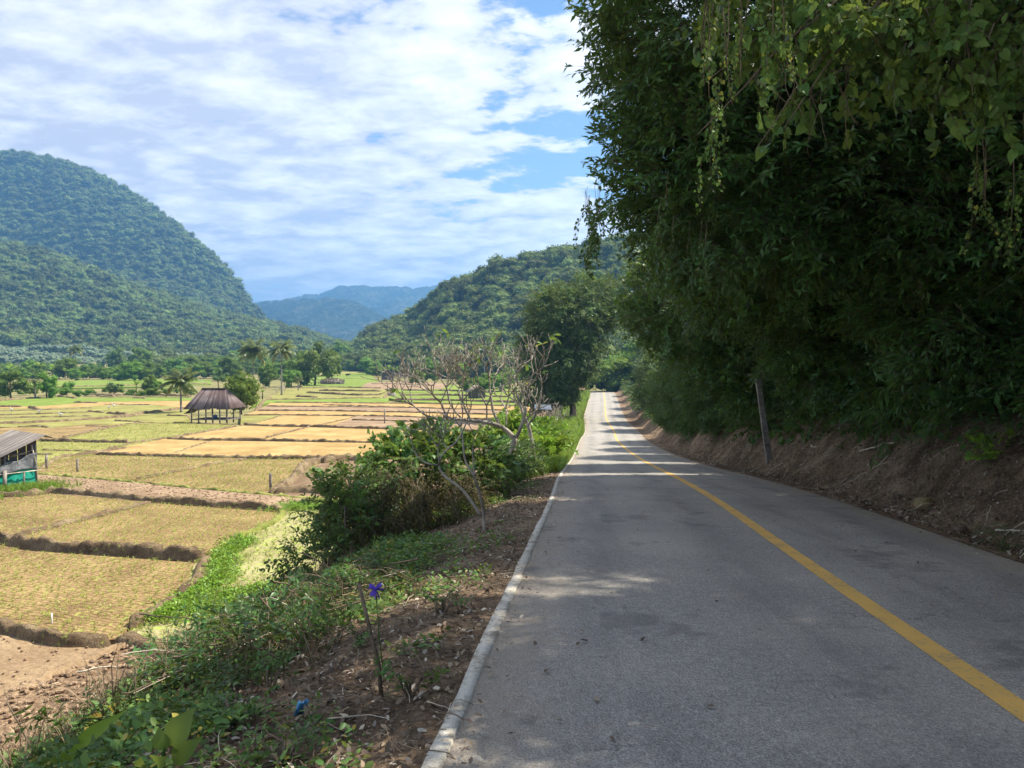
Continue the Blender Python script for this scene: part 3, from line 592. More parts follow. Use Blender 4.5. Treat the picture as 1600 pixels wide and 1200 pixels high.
BUNDS = [ # points, height, half width, material
 ([(-320,978),(0,981),(60,998),(112,1008),(180,1005)], .45, .42, 'bund'),
 ([(0,1090),(120,1038),(180,1012),(215,1003)], .12, .35, 'plot_bare'), ([(176,1003),(215,1006),(262,1030),(330,1062)], .4, .5, 'bund'),
 ([(-320,848),(0,846),(35,853),(120,860),(224,866),(325,872)], .62, .50, 'bund'),
 ([(325,872),(300,915),(276,938),(200,985)], .35, .40, 'bund'),
 ([(12,843),(60,829),(152,807),(238,785)], .22, .32, 'bund'),
 ([(-60,779),(40,776),(84,770),(150,775),(238,784),(340,791),(446,798)], .50, .40, 'bund'),
 ([(446,798),(428,818),(376,838),(335,864)], .28, .35, 'bund_grass'),
 ([(58,741),(130,747),(187,752),(312,764),(400,772),(500,781),(620,790)], .16, .30, 'bund_grass'),
 ([(62,735),(90,716),(147,708),(200,700)], .25, .4, 'bund'),
 ([(147,711),(250,714),(344,716),(480,717),(600,716),(740,714)], .42, .35, 'bund'),
 ([(210,750),(300,732),(388,717)], .2, .3, 'bund'),
 ([(150,708),(206,692),(262,685),(330,673),(382,664)], .2, .35, 'bund'),
 ([(56,689),(130,691),(205,692)], .42, .35, 'bund'),
 ([(60,703),(130,705),(150,706)], .12, .3, 'bund'),
 ([(258,686),(330,689),(402,689),(500,691),(600,693),(760,697)], .40, .36, 'bund'),
 ([(268,710),(300,699),(332,689)], .16, .3, 'bund'),
 ([(402,688),(440,678),(484,667)], .2, .3, 'bund'),
 ([(376,664),(430,666),(484,667),(540,669),(620,671),(780,676)], .40, .38, 'bund'),
 ([(380,664),(420,656),(442,649)], .15, .3, 'bund'), ([(490,666),(530,658),(560,650)], .15, .3, 'bund'),
 ([(545,657),(600,658),(660,660)], .3, .3, 'bund'),
 ([(376,649),(442,649),(520,650),(600,651),(780,657)], .35, .38, 'bund'),
 ([(398,642),(500,642),(620,644),(780,648)], .3, .38, 'bund'), ([(412,635),(520,636),(640,637),(800,642)], .3, .38, 'bund'),
 ([(424,629),(520,630),(640,631),(800,634)], .3, .45, 'bund'), ([(500,633),(580,635),(640,637)], .25, .4, 'bund'),
 ([(97,685),(140,675),(187,665),(215,661)], .22, .45, 'bund'),
 ([(187,664),(230,661),(300,661),(370,664)], .15, .35, 'bund'), ([(176,658),(224,660)], .3, .35, 'bund'),
 ([(20,668),(60,667),(80,669)], .3, .45, 'bund'), ([(-60,664),(20,662),(60,661),(110,658),(160,655),(200,650),(250,643),(296,638)], .45, .7, 'bund'),
 ([(130,666),(175,667)], .2, .4, 'bund'), ([(165,646),(200,648)], .5, .6, 'bund'), ([(135,643),(165,645)], .3, .5, 'bund'),
 ([(-60,655),(60,652),(150,650)], .2, .4, 'bund'), ([(-60,650),(60,647),(160,643)], .2, .4, 'bund'), ([(-60,643),(60,641),(150,637)], .2, .4, 'bund'),
 ([(-60,635),(0,636),(40,636)], .5, .5, 'bund'), ([(44,637),(62,640)], .5, .6, 'bund'), ([(110,629),(156,630)], .4, .6, 'bund'), ([(158,632),(240,633)], .2, .5, 'bund'),
 ([(90,619),(120,623)], .4, .6, 'bund'), ([(150,617),(180,618)], .4, .6, 'bund'), ([(204,622),(230,623)], .35, .6, 'bund'), ([(258,650),(298,651)], .4, .5, 'bund'),
 ([(400,641),(412,627),(424,622)], .4, .6, 'bund'), ([(412,625),(500,624),(600,622)], .35, .55, 'bund'), ([(460,620),(500,621)], .5, .5, 'bund'),
 ([(500,615),(560,618),(600,617)], .6, .6, 'bund'), ([(476,614),(540,616)], .6, .6, 'bund'), ([(494,611),(600,612)], .7, .6, 'bund'),
 ([(440,608),(520,605),(600,607)], .4, .6, 'bund'), ([(574,600),(610,600),(680,603)], .4, .6, 'bund'), ([(600,622),(618,604),(630,598)], .3, .8, 'bund'),
 ([(620,618),(700,618),(800,621)], .6, .7, 'bund'), ([(612,625),(700,626),(820,630)], .6, .7, 'bund'), ([(625,610),(720,611),(820,613)], .5, .7, 'bund'),
 ([(520,592),(575,592)], .4, .8, 'bund'), ([(490,588),(540,587)], .4, .8, 'bund'), ([(60,606),(150,604),(330,600)], .5, .8, 'bund'),
 ([(-40,628),(40,623),(100,618)], .4, .7, 'bund'), ([(130,617),(230,617),(300,619)], .5, .8, 'bund'),
 # the raised earth plot beside the post
 ([(425,772),(462,748),(505,737),(540,732)], .5, .6, 'bund'), ([(425,771),(470,768),(540,772),(620,776)], .65, .7, 'bund'),
 ([(500,724),(540,718),(600,722)], .7, .8, 'bund'), ([(462,740),(480,728),(512,718)], .6, .7, 'bund'),
]
def build_bunds():
    for k, (pts, h, w, mt) in enumerate(BUNDS):
        h *= .58; w *= .42
        p = np.array([fieldP(*q) for q in pts]); d = np.r_[0, np.cumsum(np.linalg.norm(np.diff(p[:, :2], axis=0), axis=1))]
        st = max(.22, p[:, 1].mean() / 220); s = np.linspace(0, d[-1], max(4, int(d[-1] / st)))
        c = np.stack([np.interp(s, d, p[:, i]) for i in range(3)], 1)
        ker = np.array([1, 2, 3, 2, 1]) / 9.0
        if len(c) > 10: cc = np.stack([np.convolve(np.pad(c[:, i], 2, 'edge'), ker, 'valid') for i in range(3)], 1); c = cc
        T = np.gradient(c[:, :2], axis=0); T /= np.linalg.norm(T, axis=1)[:, None] + 1e-9; Nn = np.c_[-T[:, 1], T[:, 0]]
        U = np.array([-1.35, -.95, -.75, -.3, .3, .75, .95, 1.35]); Hh = np.array([-.3, .30, .92, 1, 1, .92, .30, -.3])
        wob = .5 * w * fbm(np.c_[s * .7, np.full(len(s), k * 3.1)], 3, 40)
        V = np.zeros((len(s), len(U), 3)); V[..., :2] = c[:, None, :2] + Nn[:, None] * (U[None, :, None] * w + wob[:, None, None])
        nz = 1.3 * fbm(np.c_[V[..., 0].ravel() * 3.4, V[..., 1].ravel() * 3.4], 4, 41).reshape(V.shape[:2])
        V[..., 2] = c[:, None, 2] + h * Hh[None] * (1 + .35 * nz) + .10 * nz
        end = smooth(np.minimum(s, s[-1] - s) / (w + .01)); V[..., 2] = (c[:, None, 2] - .25) * (1 - end[:, None]) + V[..., 2] * end[:, None]
        o = MB().grid(V).build('earth_bund', M[mt])
        tag(o, 'low earth bund bordering the paddies', group='bunds between the paddies', kind='structure')
build_bunds()

# ------------------------------------------------------------------ mid and far trees: lumps of canopy broken up by leaf sprays (height 1, base at 0)
def ico(sub):
    import bmesh
    b = bmesh.new(); bmesh.ops.create_icosphere(b, subdivisions=sub, radius=1.0); v = np.array([x.co[:] for x in b.verts]); f = [tuple(q.index for q in p.verts) for p in b.faces]; b.free(); return v, f
ICO1, ICO2 = ico(1), ico(2)
def crown_mesh(rng, mat, lumps=14, leaves=420, lsize=.06, wide=.42, low=.22, core=ICO1, shape='round', lump_r=.15):
    mb = MB(); C = []
    for k in range(lumps):
        for _ in range(30):
            d = sphere_dirs(1, rng)[0]; r = rng.random() ** .45
            c = np.array([d[0] * wide * r, d[1] * wide * r, low + (1 - low) * .5 + d[2] * (1 - low) * .40 * r])
            if shape == 'dome' and c[2] < low + .25 and np.hypot(c[0], c[1]) < wide * .5: continue
            if shape == 'tall': c[:2] *= .75
            if all(np.linalg.norm(c - q) > lump_r * .75 for q, _ in C): break
        C.append((c, lump_r * (.75 + .55 * rng.random())))
    per = leaves // lumps
    for c, r in C:
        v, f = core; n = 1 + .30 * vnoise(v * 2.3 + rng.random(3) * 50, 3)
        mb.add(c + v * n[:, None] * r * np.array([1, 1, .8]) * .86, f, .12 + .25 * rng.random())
        d = sphere_dirs(per, rng); d[:, 2] = np.abs(d[:, 2]) * np.where(rng.random(per) < .78, 1, -1)
        p = c + d * r * np.array([1, 1, .82]) * (.86 + .32 * rng.random((per, 1)))
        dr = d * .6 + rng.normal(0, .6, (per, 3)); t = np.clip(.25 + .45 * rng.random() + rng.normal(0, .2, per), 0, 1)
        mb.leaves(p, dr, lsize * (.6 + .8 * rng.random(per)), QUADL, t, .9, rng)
    return mb.mesh('crown', [M[mat]])
def trunk_mesh(rng, r=.022, h=.55, limbs=4, mat='bark'):
    mb = MB(); t = np.linspace(0, 1, 7); b = rng.normal(0, .03, 2)
    p = np.c_[b[0] * np.sin(t * 3), b[1] * np.sin(t * 2.4), t * h]; mb.tube(p, r * (1.35 - .9 * t), 7)
    for k in range(limbs):
        a = k * 2.4 + rng.random(); s = p[3 + k % 3]; q = np.linspace(0, 1, 5); L = .22 + .12 * rng.random()
        mb.tube(s + np.c_[np.cos(a) * q * L, np.sin(a) * q * L, q * L * .8 + .05 * q * q], r * .5 * (1.1 - .8 * q), 5)
    return mb.mesh('trunk', [M[mat]])
R2 = np.random.default_rng(23)
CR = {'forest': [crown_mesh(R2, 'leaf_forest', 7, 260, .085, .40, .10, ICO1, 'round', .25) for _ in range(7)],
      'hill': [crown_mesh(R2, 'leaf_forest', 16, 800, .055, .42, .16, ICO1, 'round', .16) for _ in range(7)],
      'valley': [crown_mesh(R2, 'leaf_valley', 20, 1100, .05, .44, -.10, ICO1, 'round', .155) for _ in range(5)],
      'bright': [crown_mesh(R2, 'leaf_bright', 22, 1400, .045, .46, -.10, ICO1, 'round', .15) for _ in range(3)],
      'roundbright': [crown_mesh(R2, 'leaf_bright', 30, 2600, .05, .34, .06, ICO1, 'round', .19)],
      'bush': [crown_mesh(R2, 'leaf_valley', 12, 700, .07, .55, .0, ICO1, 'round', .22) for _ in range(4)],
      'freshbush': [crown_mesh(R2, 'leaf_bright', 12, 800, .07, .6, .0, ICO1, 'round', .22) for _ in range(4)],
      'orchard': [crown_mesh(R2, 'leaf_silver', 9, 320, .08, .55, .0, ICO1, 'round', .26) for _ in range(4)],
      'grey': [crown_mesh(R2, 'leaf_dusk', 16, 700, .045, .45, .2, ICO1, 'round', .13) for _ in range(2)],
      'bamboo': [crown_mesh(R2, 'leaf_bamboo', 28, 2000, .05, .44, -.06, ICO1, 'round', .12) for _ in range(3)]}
TR = [trunk_mesh(R2) for _ in range(4)]
def single(name, me): return bpy.data.objects.new(name, me)
proto('forest', CR['forest']); proto('hillwood', CR['hill'])

def place_tree(name, kind, px, py, top, wpx, label, cat='tree', group=None, P0=None, k=0, parts=True, rz=None):
    p = fieldP(px, py) if P0 is None else P0; Y = p[1]; h = (py - top) * Y / F; w = wpx * Y / F
    base_w = {'bush': 1.25, 'freshbush': 1.35, 'orchard': 1.3, 'bamboo': 1.0}.get(kind, 1.02); s = (w / base_w, w / base_w, h)
    rz = random.random() * 6.28 if rz is None else rz
    me = CR[kind][k % len(CR[kind])]
    if not parts:
        o = link(single(name, me)); o.location = p; o.scale = s; o.rotation_euler = (0, 0, rz); return tag(o, label, cat, group)
    r = empty(name, p, rz, s); link(single('crown', me), r); link(single('trunk', TR[k % 4]), r)
    return tag(r, label, cat, group)

# ---- hills and mountains: surfaces drawn between foot line and ridge line, each at its own distance
def loft(name, px_ridge, foot, mids, behind, mat, label, ncol=90, nrow=40, amp=6.0, freq=.012, seed=50):
    """px_ridge: (px, ridge row, ridge distance); foot: distance as share of ridge distance"""
    A = np.array(px_ridge, float); cols = np.linspace(A[0, 0], A[-1, 0], ncol); ry = pchip(A[:, 0], A[:, 1])(cols); rY = pchip(A[:, 0], A[:, 2])(cols)
    G = np.zeros((ncol, nrow, 3)); u = np.linspace(0, 1, nrow); W = np.zeros((ncol, nrow))
    for i in range(ncol):
        R = P(cols[i], ry[i], rY[i]); dirx = R[0] / R[1]; fY = foot * rY[i] if foot < 5 else foot
        zf = float(valley(fY)) - 1
        nodes_u = [0] + [m[0] * .8 for m in mids] + [.8, 1.0]
        nodes_Y = [fY] + [fY + (rY[i] - fY) * m[1] for m in mids] + [rY[i], rY[i] + behind[0]]
        nodes_z = [zf] + [zf + (R[2] - zf) * m[2] for m in mids] + [R[2], zf + (R[2] - zf) * behind[1]]
        Yv = np.interp(u, nodes_u, nodes_Y); Zv = pchip(nodes_u, nodes_z)(u)
        G[i, :, 0] = dirx * Yv; G[i, :, 1] = Yv; G[i, :, 2] = Zv; W[i] = np.sin(np.pi * np.clip(u / .8, 0, 1)) + (u > .8) * .3
    n = fbm(np.c_[G[..., 0].ravel() * freq, G[..., 1].ravel() * freq], 5, seed).reshape(ncol, nrow)
    rg = np.abs(fbm(np.c_[G[..., 0].ravel() * freq * 1.7, G[..., 1].ravel() * freq * .8], 3, seed + 7).reshape(ncol, nrow))
    G[..., 2] += amp * W * (n * 1.2 - rg * 1.5)
    if amp > 30 and mat == 'far_forest': G[..., 2] += amp * .22 * fbm(np.c_[G[..., 0].ravel() * .009, G[..., 1].ravel() * .009], 5, seed + 3).reshape(ncol, nrow) + 7 * vnoise(np.c_[G[..., 0].ravel() * .06, G[..., 1].ravel() * .06], 9).reshape(ncol, nrow)
    o = MB().grid(G.transpose(1, 0, 2)).build(name, M[mat]); tag(o, label, kind='structure'); return o, G, W
def sample_loft(G, n, rng, umax=.86, umin=0.0):
    c, r = G.shape[:2]; r1 = int((r - 1) * umax); r0 = int((r - 1) * umin); Q = G[:, r0:r1 + 1]
    a = np.linalg.norm(np.cross(Q[1:, :-1] - Q[:-1, :-1], Q[:-1, 1:] - Q[:-1, :-1]), axis=2).ravel(); k = rng.choice(len(a), n, p=a / a.sum())
    i, j = k // (Q.shape[1] - 1), k % (Q.shape[1] - 1); s, t = rng.random((n, 1)), rng.random((n, 1))
    return Q[i, j] * (1 - s) * (1 - t) + Q[i + 1, j] * s * (1 - t) + Q[i, j + 1] * (1 - s) * t + Q[i + 1, j + 1] * s * t
def poisson(pts, d):
    """thin the points on a grid so that crowns do not pile up"""
    seen = {}; keep = []
    for i, p in enumerate(pts):
        c = (int(p[0] // d), int(p[1] // d))
        if c in seen: continue
        seen[c] = 1; keep.append(i)
    return np.array(keep)
R3 = np.random.default_rng(31)
far2, _, _ = loft('mountain', [(200,500,3700),(350,476,3700),(405,470,3650),(440,468,3600),(480,462,3600),(505,456,3600),(535,448,3600),(580,449,3600),(620,447,3600),(655,450,3600),(685,445,3600),(760,438,3600),(900,430,3600),(1100,425,3600)],
     .62, [(.35, .4, .22), (.7, .72, .6)], (900, .5), 'far_forest', 'farthest blue mountain ridge closing the valley', 420, 110, 80, .0022, 61)
far1, _, _ = loft('mountain', [(200,492,2700),(380,478,2700),(406,473,2700),(430,470,2650),(462,467,2600),(515,466,2500),(540,469,2480),(570,480,2450),(595,494,2400),(625,506,2350),(680,520,2300),(760,535,2300)],
     .66, [(.35, .4, .25), (.7, .72, .62)], (500, .6), 'far_forest', 'nearer blue spur below the farthest mountain ridge', 360, 110, 50, .003, 62)
mtn, GM, _ = loft('mountain', [(-1000,190,1500),(-500,205,1480),(-250,222,1460),(0,244,1450),(60,250,1440),(130,270,1430),(200,305,1410),(260,345,1380),(300,380,1350),(345,420,1320),(372,448,1300),(385,470,1290),(410,500,1280),(440,519,1270),(480,540,1260),(580,556,1250)],
     .68, [(.3, .3, .25), (.7, .68, .68)], (350, .7), 'hill_soil', 'steep forested mountain on the left with rounded shoulder', 160, 60, 34, .006, 63)
fh, GF, _ = loft('foothill', [(-1000,345,930),(-400,362,930),(0,390,930),(100,413,930),(150,432,930),(250,467,930),(330,493,940),(400,510,950),(470,526,960),(540,545,970),(620,556,980),(720,562,980)],
     470, [(.35, .36, .14), (.7, .70, .58)], (150, .75), 'hill_soil', 'lower forested spur in front of the left mountain', 160, 60, 12, .012, 64)
rh, GR, _ = loft('hillside', [(500,562,650),(545,556,640),(560,549,620),(587,527,590),(635,512,550),(675,484,520),(690,466,500),(727,455,490),(750,444,480),(785,430,470),(827,424,460),(892,409,445),(1000,392,430),(1200,370,420),(1600,340,420)],
     .62, [(.35, .33, .22), (.7, .68, .62)], (140, .7), 'hill_soil', 'forested hillside rising right of the valley', 110, 50, 4, .02, 65)

def wood(name, G, n, d, hmin, hmax, cname, label, umin=0.0, umax=.88):
    p = sample_loft(G, n, R3, umax, umin); p = p[poisson(p, d)]
    u = p[:, 0] / np.maximum(p[:, 1], 1); p = p[(u > -.95) & (u < .75)]
    h = hmin + (hmax - hmin) * R3.random(len(p)) ** 2.2; w = h * (.7 + .6 * R3.random(len(p))); q = p.copy(); q[:, 2] -= .12 * h
    o = scatter(name, q, euler_up(len(p), R3, .08), np.c_[w, w, h], cname); return tag(o, label, 'forest', kind='stuff')
wood('mountain_forest', GM, 60000, 6.6, 7, 17, 'forest', 'dense green forest covering the left mountain', .1)
wood('foothill_forest', GF, 30000, 6.0, 6, 15, 'forest', 'dense forest on the lower spur beneath the mountain', .28)
# right hillside: the trees that show largest are trees of their own, the rest one wood
def hillside_trees():
    p = sample_loft(GR, 7000, R3, .86, .0); p = p[poisson(p, 5.4)]; u = p[:, 0] / p[:, 1]; p = p[(u > -.24) & (u < .22)]
    h = 7.5 + 6 * R3.random(len(p)) ** 1.6; w = h * (.85 + .45 * R3.random(len(p))); order = np.argsort(-(h / p[:, 1]))
    big, rest = order[:240], order[240:]
    for i in big:
        o = link(single('hillside_tree', CR['hill'][int(R3.integers(0, 7))])); o.location = p[i] - np.array([0, 0, .1 * h[i]]); o.scale = (w[i], w[i], h[i]); o.rotation_euler = (0, 0, float(R3.random() * 6.28))
        tag(o, 'round crowned tree in the wood on the right hillside', 'tree', 'trees on the right hillside')
    q = p[rest].copy(); q[:, 2] -= 1
    o = scatter('hillside_forest', q, euler_up(len(q), R3, .08), np.c_[w[rest], w[rest], h[rest]], 'hillwood'); tag(o, 'rest of the dense wood up the right hillside', 'forest', kind='stuff')
hillside_trees()

# ---- haze
def build_haze():
    m = NT('haze'); v = m.n('ShaderNodeVolumePrincipled'); v.inputs['Color'].default_value = (.22, .54, 1.0, 1); v.inputs['Density'].default_value = .00030; v.inputs['Anisotropy'].default_value = .25
    m.L.new(v.outputs[0], m.out.inputs['Volume'])
    z0, z1 = -14, 470; mb = MB().box((0, 2800, (z0 + z1) / 2), (14000, 14000, z1 - z0)); o = mb.build('haze', m.m, flat=True)
    tag(o, 'thin blue haze filling the valley air', 'haze', kind='stuff')
build_haze()

# ================================================================== RIGHT SIDE: trees, vines, undergrowth on the bank
def limb_path(a, b, rng, sag=.0, n=9, wob=.06):
    a, b = np.array(a, float), np.array(b, float); t = np.linspace(0, 1, n)[:, None]; L = np.linalg.norm(b - a)
    w = np.cumsum(rng.normal(0, wob * L / n, (n, 3)), 0); w -= t * w[-1]
    return a + (b - a) * t + w + np.array([0, 0, 1]) * (sag * L * 4 * t * (1 - t))
def ell_points(c, r, n, rng, inner=.55, bump_=.22, freq=.55, zmin=-.9):
    d = sphere_dirs(int(n * 1.4), rng); d = d[d[:, 2] > zmin][:n]
    q = inner + (1 - inner) * rng.random(len(d)) ** .7
    k = 1 + bump_ * fbm((np.array(c) + d * np.array(r)) * freq, 3, 77)
    return np.array(c) + d * np.array(r) * (q * k)[:, None], d
def big_tree(name, base, lobes, n, cname, label, rng, group=None, trunk_r=.16, trunk_mat='bark', out=.75, droop=.0, scl=(.8, 1.35), lean=None, cat='tree', multi=1, limbs=2):
    """lobes: list of (centre, radii) in the world; the crown is made of sprays spread through them"""
    base = np.array(base, float); r = empty(name, base)
    mb = MB()
    for m in range(multi):
        off = np.array([rng.normal(0, .25), rng.normal(0, .25), 0]) * (m > 0)
        top = np.array(lobes[m % len(lobes)][0]) - base; mid = top * np.array([.35, .35, .55]) + rng.normal(0, .2, 3) * .5
        pth = np.vstack([limb_path(off, mid, rng, .0, 7), limb_path(mid, top, rng, .03, 7)[1:]]); rr = np.interp(np.linspace(0, 1, len(pth)), [0, .08, .5, 1], [1.35, 1, .7, .2]) * trunk_r
        pth[0, 2] -= .3; mb.tube(pth, rr, 8)
        for c, rad in lobes:
            for _ in range(limbs):
                e = np.array(c) - base + sphere_dirs(1, rng)[0] * np.array(rad) * .75; s = pth[4 + int(rng.integers(0, 6))]
                mb.tube(limb_path(s, e, rng, .04, 9, .1), trunk_r * np.linspace(.4, .06, 9), 5)
    mb.build('trunk', M[trunk_mat], r)
    vol = np.array([rad[0] * rad[1] + rad[1] * rad[2] + rad[0] * rad[2] for _, rad in lobes]); vol = vol / vol.sum()
    pts, dr = [], []
    for (c, rad), f in zip(lobes, vol):
        p, d = ell_points(c, rad, int(n * f), rng); pts.append(p); dr.append(d)
    pts = np.vstack(pts); dr = np.vstack(dr); ok = pts[:, 2] > gz(pts[:, 0], pts[:, 1]) + .25; pts, dr = pts[ok], dr[ok]
    D = dr * out + np.array([0, 0, -droop]) + rng.normal(0, .45, dr.shape)
    scatter('crown', pts - base, euler_along(D, rng), scl[0] + (scl[1] - scl[0]) * rng.random(len(pts)), cname, r, rng=rng)
    return tag(r, label, cat, group)
R4 = np.random.default_rng(41)
def at_bank(y, s): x = float(rightx(y)) + s; return np.array([x, y, float(gz(x, y))])
WALL = [ # y, s, lobes relative to the road edge: (s, dy, z above road, rx, ry, rz), sprays, kind, label
 (8.5, 4.0, [(3.2,0,5.0,2.4,2.8,2.4),(2.4,-1.2,7.0,2.2,2.4,1.5),(4.0,1.5,3.4,2.0,2.4,1.4),(-.8,-3.0,8.4,2.4,2.6,1.2),(.6,-6.5,8.2,2.6,2.6,1.2)], 3900, 'spray_wall', 'leafy dark tree leaning over the bank closest to the camera'),  # last two lobes: canopy above the frame, added to shade the near verge
 (13.5, 3.8, [(-1.95,0,8.4,2.7,2.4,2.5),(-2.0,.3,5.9,2.3,2.2,1.9),(.6,0,6.4,2.6,2.8,2.6),(1.2,0,9.6,2.8,2.8,2.0),(2.4,0,4.0,2.2,2.6,1.6)], 6800, 'spray_lance', 'tall dark tree hung with creepers overhanging the whole road'),
 (20.5, 4.2, [(.2,.2,6.4,3.1,3.0,2.4),(2.0,0,9.0,2.8,3.0,2.0),(2.4,0,4.2,2.4,3.0,1.8)], 4600, 'spray_wall', 'dark tree with feathery leaves behind the leaning post'),
 (29, 4.6, [(-.2,0,6.4,3.0,3.4,2.4),(1.8,0,4.4,2.6,3.4,2.2),(2.6,.8,9.0,2.8,3.4,1.8)], 4200, 'spray_wall', 'dark leafy tree over the road behind the creeper clad tree'),
 (39, 4.8, [(2.4,0,5.4,3.2,4.2,2.8),(2.4,0,3.4,2.2,3.8,1.8)], 3200, 'spray_lance', 'dense roadside tree on the bank where the road starts to dip'),
 (49, 4.8, [(3.0,0,5.0,3.2,4.6,2.8),(2.4,0,3.0,2.0,4.2,1.8)], 3000, 'spray_wall', 'dense roadside tree on the bank midway down the dip'),
 (59, 5.0, [(3.2,0,4.8,3.0,4.6,2.6),(2.2,0,2.8,1.8,4.4,1.7)], 2600, 'spray_lance', 'leafy tree on the bank above the sunlit strip of road'),
]
for (y, s, lobes, n, cn, lab) in WALL:
    rz_ = float(roadz(y)); L = [((float(rightx(y + dy)) + ss, y + dy, rz_ + z), (a, b, c)) for (ss, dy, z, a, b, c) in lobes]
    big_tree('forest_tree', at_bank(y, s), L, n, cn, lab, R4, 'trees on the right bank', .17)
BACK = [(-1, 7.5, 9.0, 3.6), (4, 8.5, 11.0, 3.8), (9, 9, 12.0, 4.0), (14, 9.5, 12.5, 4.0), (20, 10, 12.5, 4.4), (28, 10, 9.5, 4.4), (37, 11, 7.5, 4.2), (47, 12, 6.6, 4.2), (57, 12, 6.2, 4.2)]  # second row closing the sky; near trees added and raised to thicken road shade
for i, (y, s, h, r) in enumerate(BACK):
    b = at_bank(y, s); big_tree('forest_tree', b, [((b[0], y, b[2] + h * .45), (r, r * 1.15, h * .42)), ((b[0] - .8, y + 1, b[2] + h * .8), (r * .85, r, h * .34))], 1700, 'spray_wall',
        'dark tree in the second row behind the roadside trees', R4, 'second row of trees on the right', .18, scl=(1.1, 1.7))
FARR = [(80, 4.6, 6.5, 2.8, 'shaded tree on the bank past the first sunlit strip'), (93, 4.8, 6.5, 2.9, 'shaded tree on the bank before the last climb'), (108, 7.2, 7, 3.1, 'tree over the climbing road right of its centre line'),
        (124, 7.8, 7, 3.3, 'tree beside the climbing road below the crest'), (142, 8.4, 7.5, 3.5, 'tree beside the upper climb of the road'), (162, 9.0, 8, 3.8, 'tree just short of the road crest on the bank'), (186, 10.0, 9, 4.4, 'tree at the road crest on the bank side')]
for (y, s, h, r, lab) in FARR:
    b = at_bank(y, s); big_tree('roadside_tree', b, [((b[0] - .4, y, b[2] + h * .42), (r, r * 1.3, h * .40)), ((b[0] + .3, y + 1, b[2] + h * .75), (r * .8, r, h * .32))], 1100, 'spray_dusk', lab, R4, 'trees beside the far road', .16, scl=(1.3, 2.2))
# undergrowth along the top of the bank
def undergrowth():
    n = 5200; y = 4 + 62 * R4.random(n) ** 1.25; s = 1.7 + 2.6 * R4.random(n) ** .8; x = rightx(y) + s; z = gz(x, y) + .15 + 1.9 * R4.random(n) ** 1.2 * smooth((s - 1.2) / 1.2)
    p = np.c_[x, y, z]; d = np.c_[-1.0 + R4.normal(0, .5, n), R4.normal(0, .6, n) - .2, R4.normal(-.1, .5, n)]
    o = scatter('undergrowth', p, euler_along(d, R4), .7 + .7 * R4.random(n), 'spray_wall', rng=R4); tag(o, 'tangled dark undergrowth along the top of the soil bank', 'undergrowth', kind='stuff')
    n = 900; y = 60 + 120 * R4.random(n); s = 1.6 + 2.6 * R4.random(n); x = rightx(y) + s; z = gz(x, y) + .2 + 1.3 * R4.random(n) * smooth(s / 2)
    o = scatter('undergrowth', np.c_[x, y, z], euler_along(np.c_[-1 + R4.normal(0, .6, n), R4.normal(-.3, .6, n), R4.normal(.1, .5, n)], R4), 1.2 + 1.2 * R4.random(n), 'spray_bush', rng=R4)
    tag(o, 'green scrub along the bank beside the far climb', 'undergrowth', kind='stuff')
undergrowth()
# curtains of creeper hanging from the crowns
def creeper(name, pts, length, cname, label, rng, n_side=.12):
    """pts: anchor points of strands (world); each strand hangs straight down"""
    pts = np.array(pts, float); b = pts[0]; r = empty(name, b); n = len(pts)
    d = np.c_[rng.normal(0, n_side, n), rng.normal(0, n_side, n), -np.ones(n)]
    e = euler_along(d, rng, 2.0)
    scatter('leaves', pts - b, e, length * (.75 + .5 * rng.random(n)), cname, r, rng=rng)
    mb = MB()
    for p in pts[:10]: q = p - b; mb.tube(limb_path(q + np.array([0, 0, .25]), q + np.array([rng.normal(0, .05), 0, -.3]), rng, 0, 6), .004, 3)
    mb.build('stem', M['stick'], r); return tag(r, label, 'vine', 'creepers hanging from the right hand trees')
def around(c, sx, sy, sz, n, rng): return np.array(c) + rng.uniform(-1, 1, (n, 3)) * np.array([sx, sy, sz])
creeper('hanging_vine', around(P(930, 330, 13.0), .13, .5, .22, 12, R4), .55, 'strand_dark', 'dark creeper hanging from the tree edge against the sky', R4)
creeper('hanging_vine', around(P(1065, 330, 12), .4, .8, .6, 9, R4), .45, 'strand_dark', 'heart leaved creeper draping the dark tree above the yellow line', R4)
creeper('hanging_vine', np.vstack([around(P(1128, 40, 4.6), .09, .2, .2, 6, R4), around(P(1175, -10, 4.6), .2, .2, .12, 6, R4), around(P(1120, 170, 4.6), .04, .15, .06, 3, R4)]), .27, 'strand', 'pale heart leaved vine dangling closest over the road', R4)
def leafy_mass(name, c, r, n, cname, label, scl):
    p = around(c, *r, n, R4); b = p[0].copy(); e = empty(name, b); scatter('leaves', p - b, euler_along(np.c_[R4.normal(-.3, .5, n), R4.normal(-.2, .5, n), R4.normal(-.8, .4, n)], R4, .8), scl * (.7 + .6 * R4.random(n)), cname, e, rng=R4)
    mb = MB()
    for q in p[1:12] - b: mb.tube(limb_path((0, 0, .1), q, R4, .05, 7), .005, 4)
    mb.build('stem', M['stick'], e); tag(e, label, 'vine', 'creepers hanging from the right hand trees')
leafy_mass('vine_mass', P(1250, -10, 5.3), (.6, .4, .26), 60, 'spray_heart', 'leafy vine mass along the top beside the dangling vine', .55)
leafy_mass('vine_mass', P(1520, 40, 5.4), (.5, .4, .40), 50, 'spray_heart', 'large leaved vine mass filling the upper corner', .7)
creeper('hanging_vine', around(P(1565, 270, 6.0), .15, .3, .2, 5, R4), .36, 'strand', 'yellowing vine hanging by the picture edge over the bank', R4)
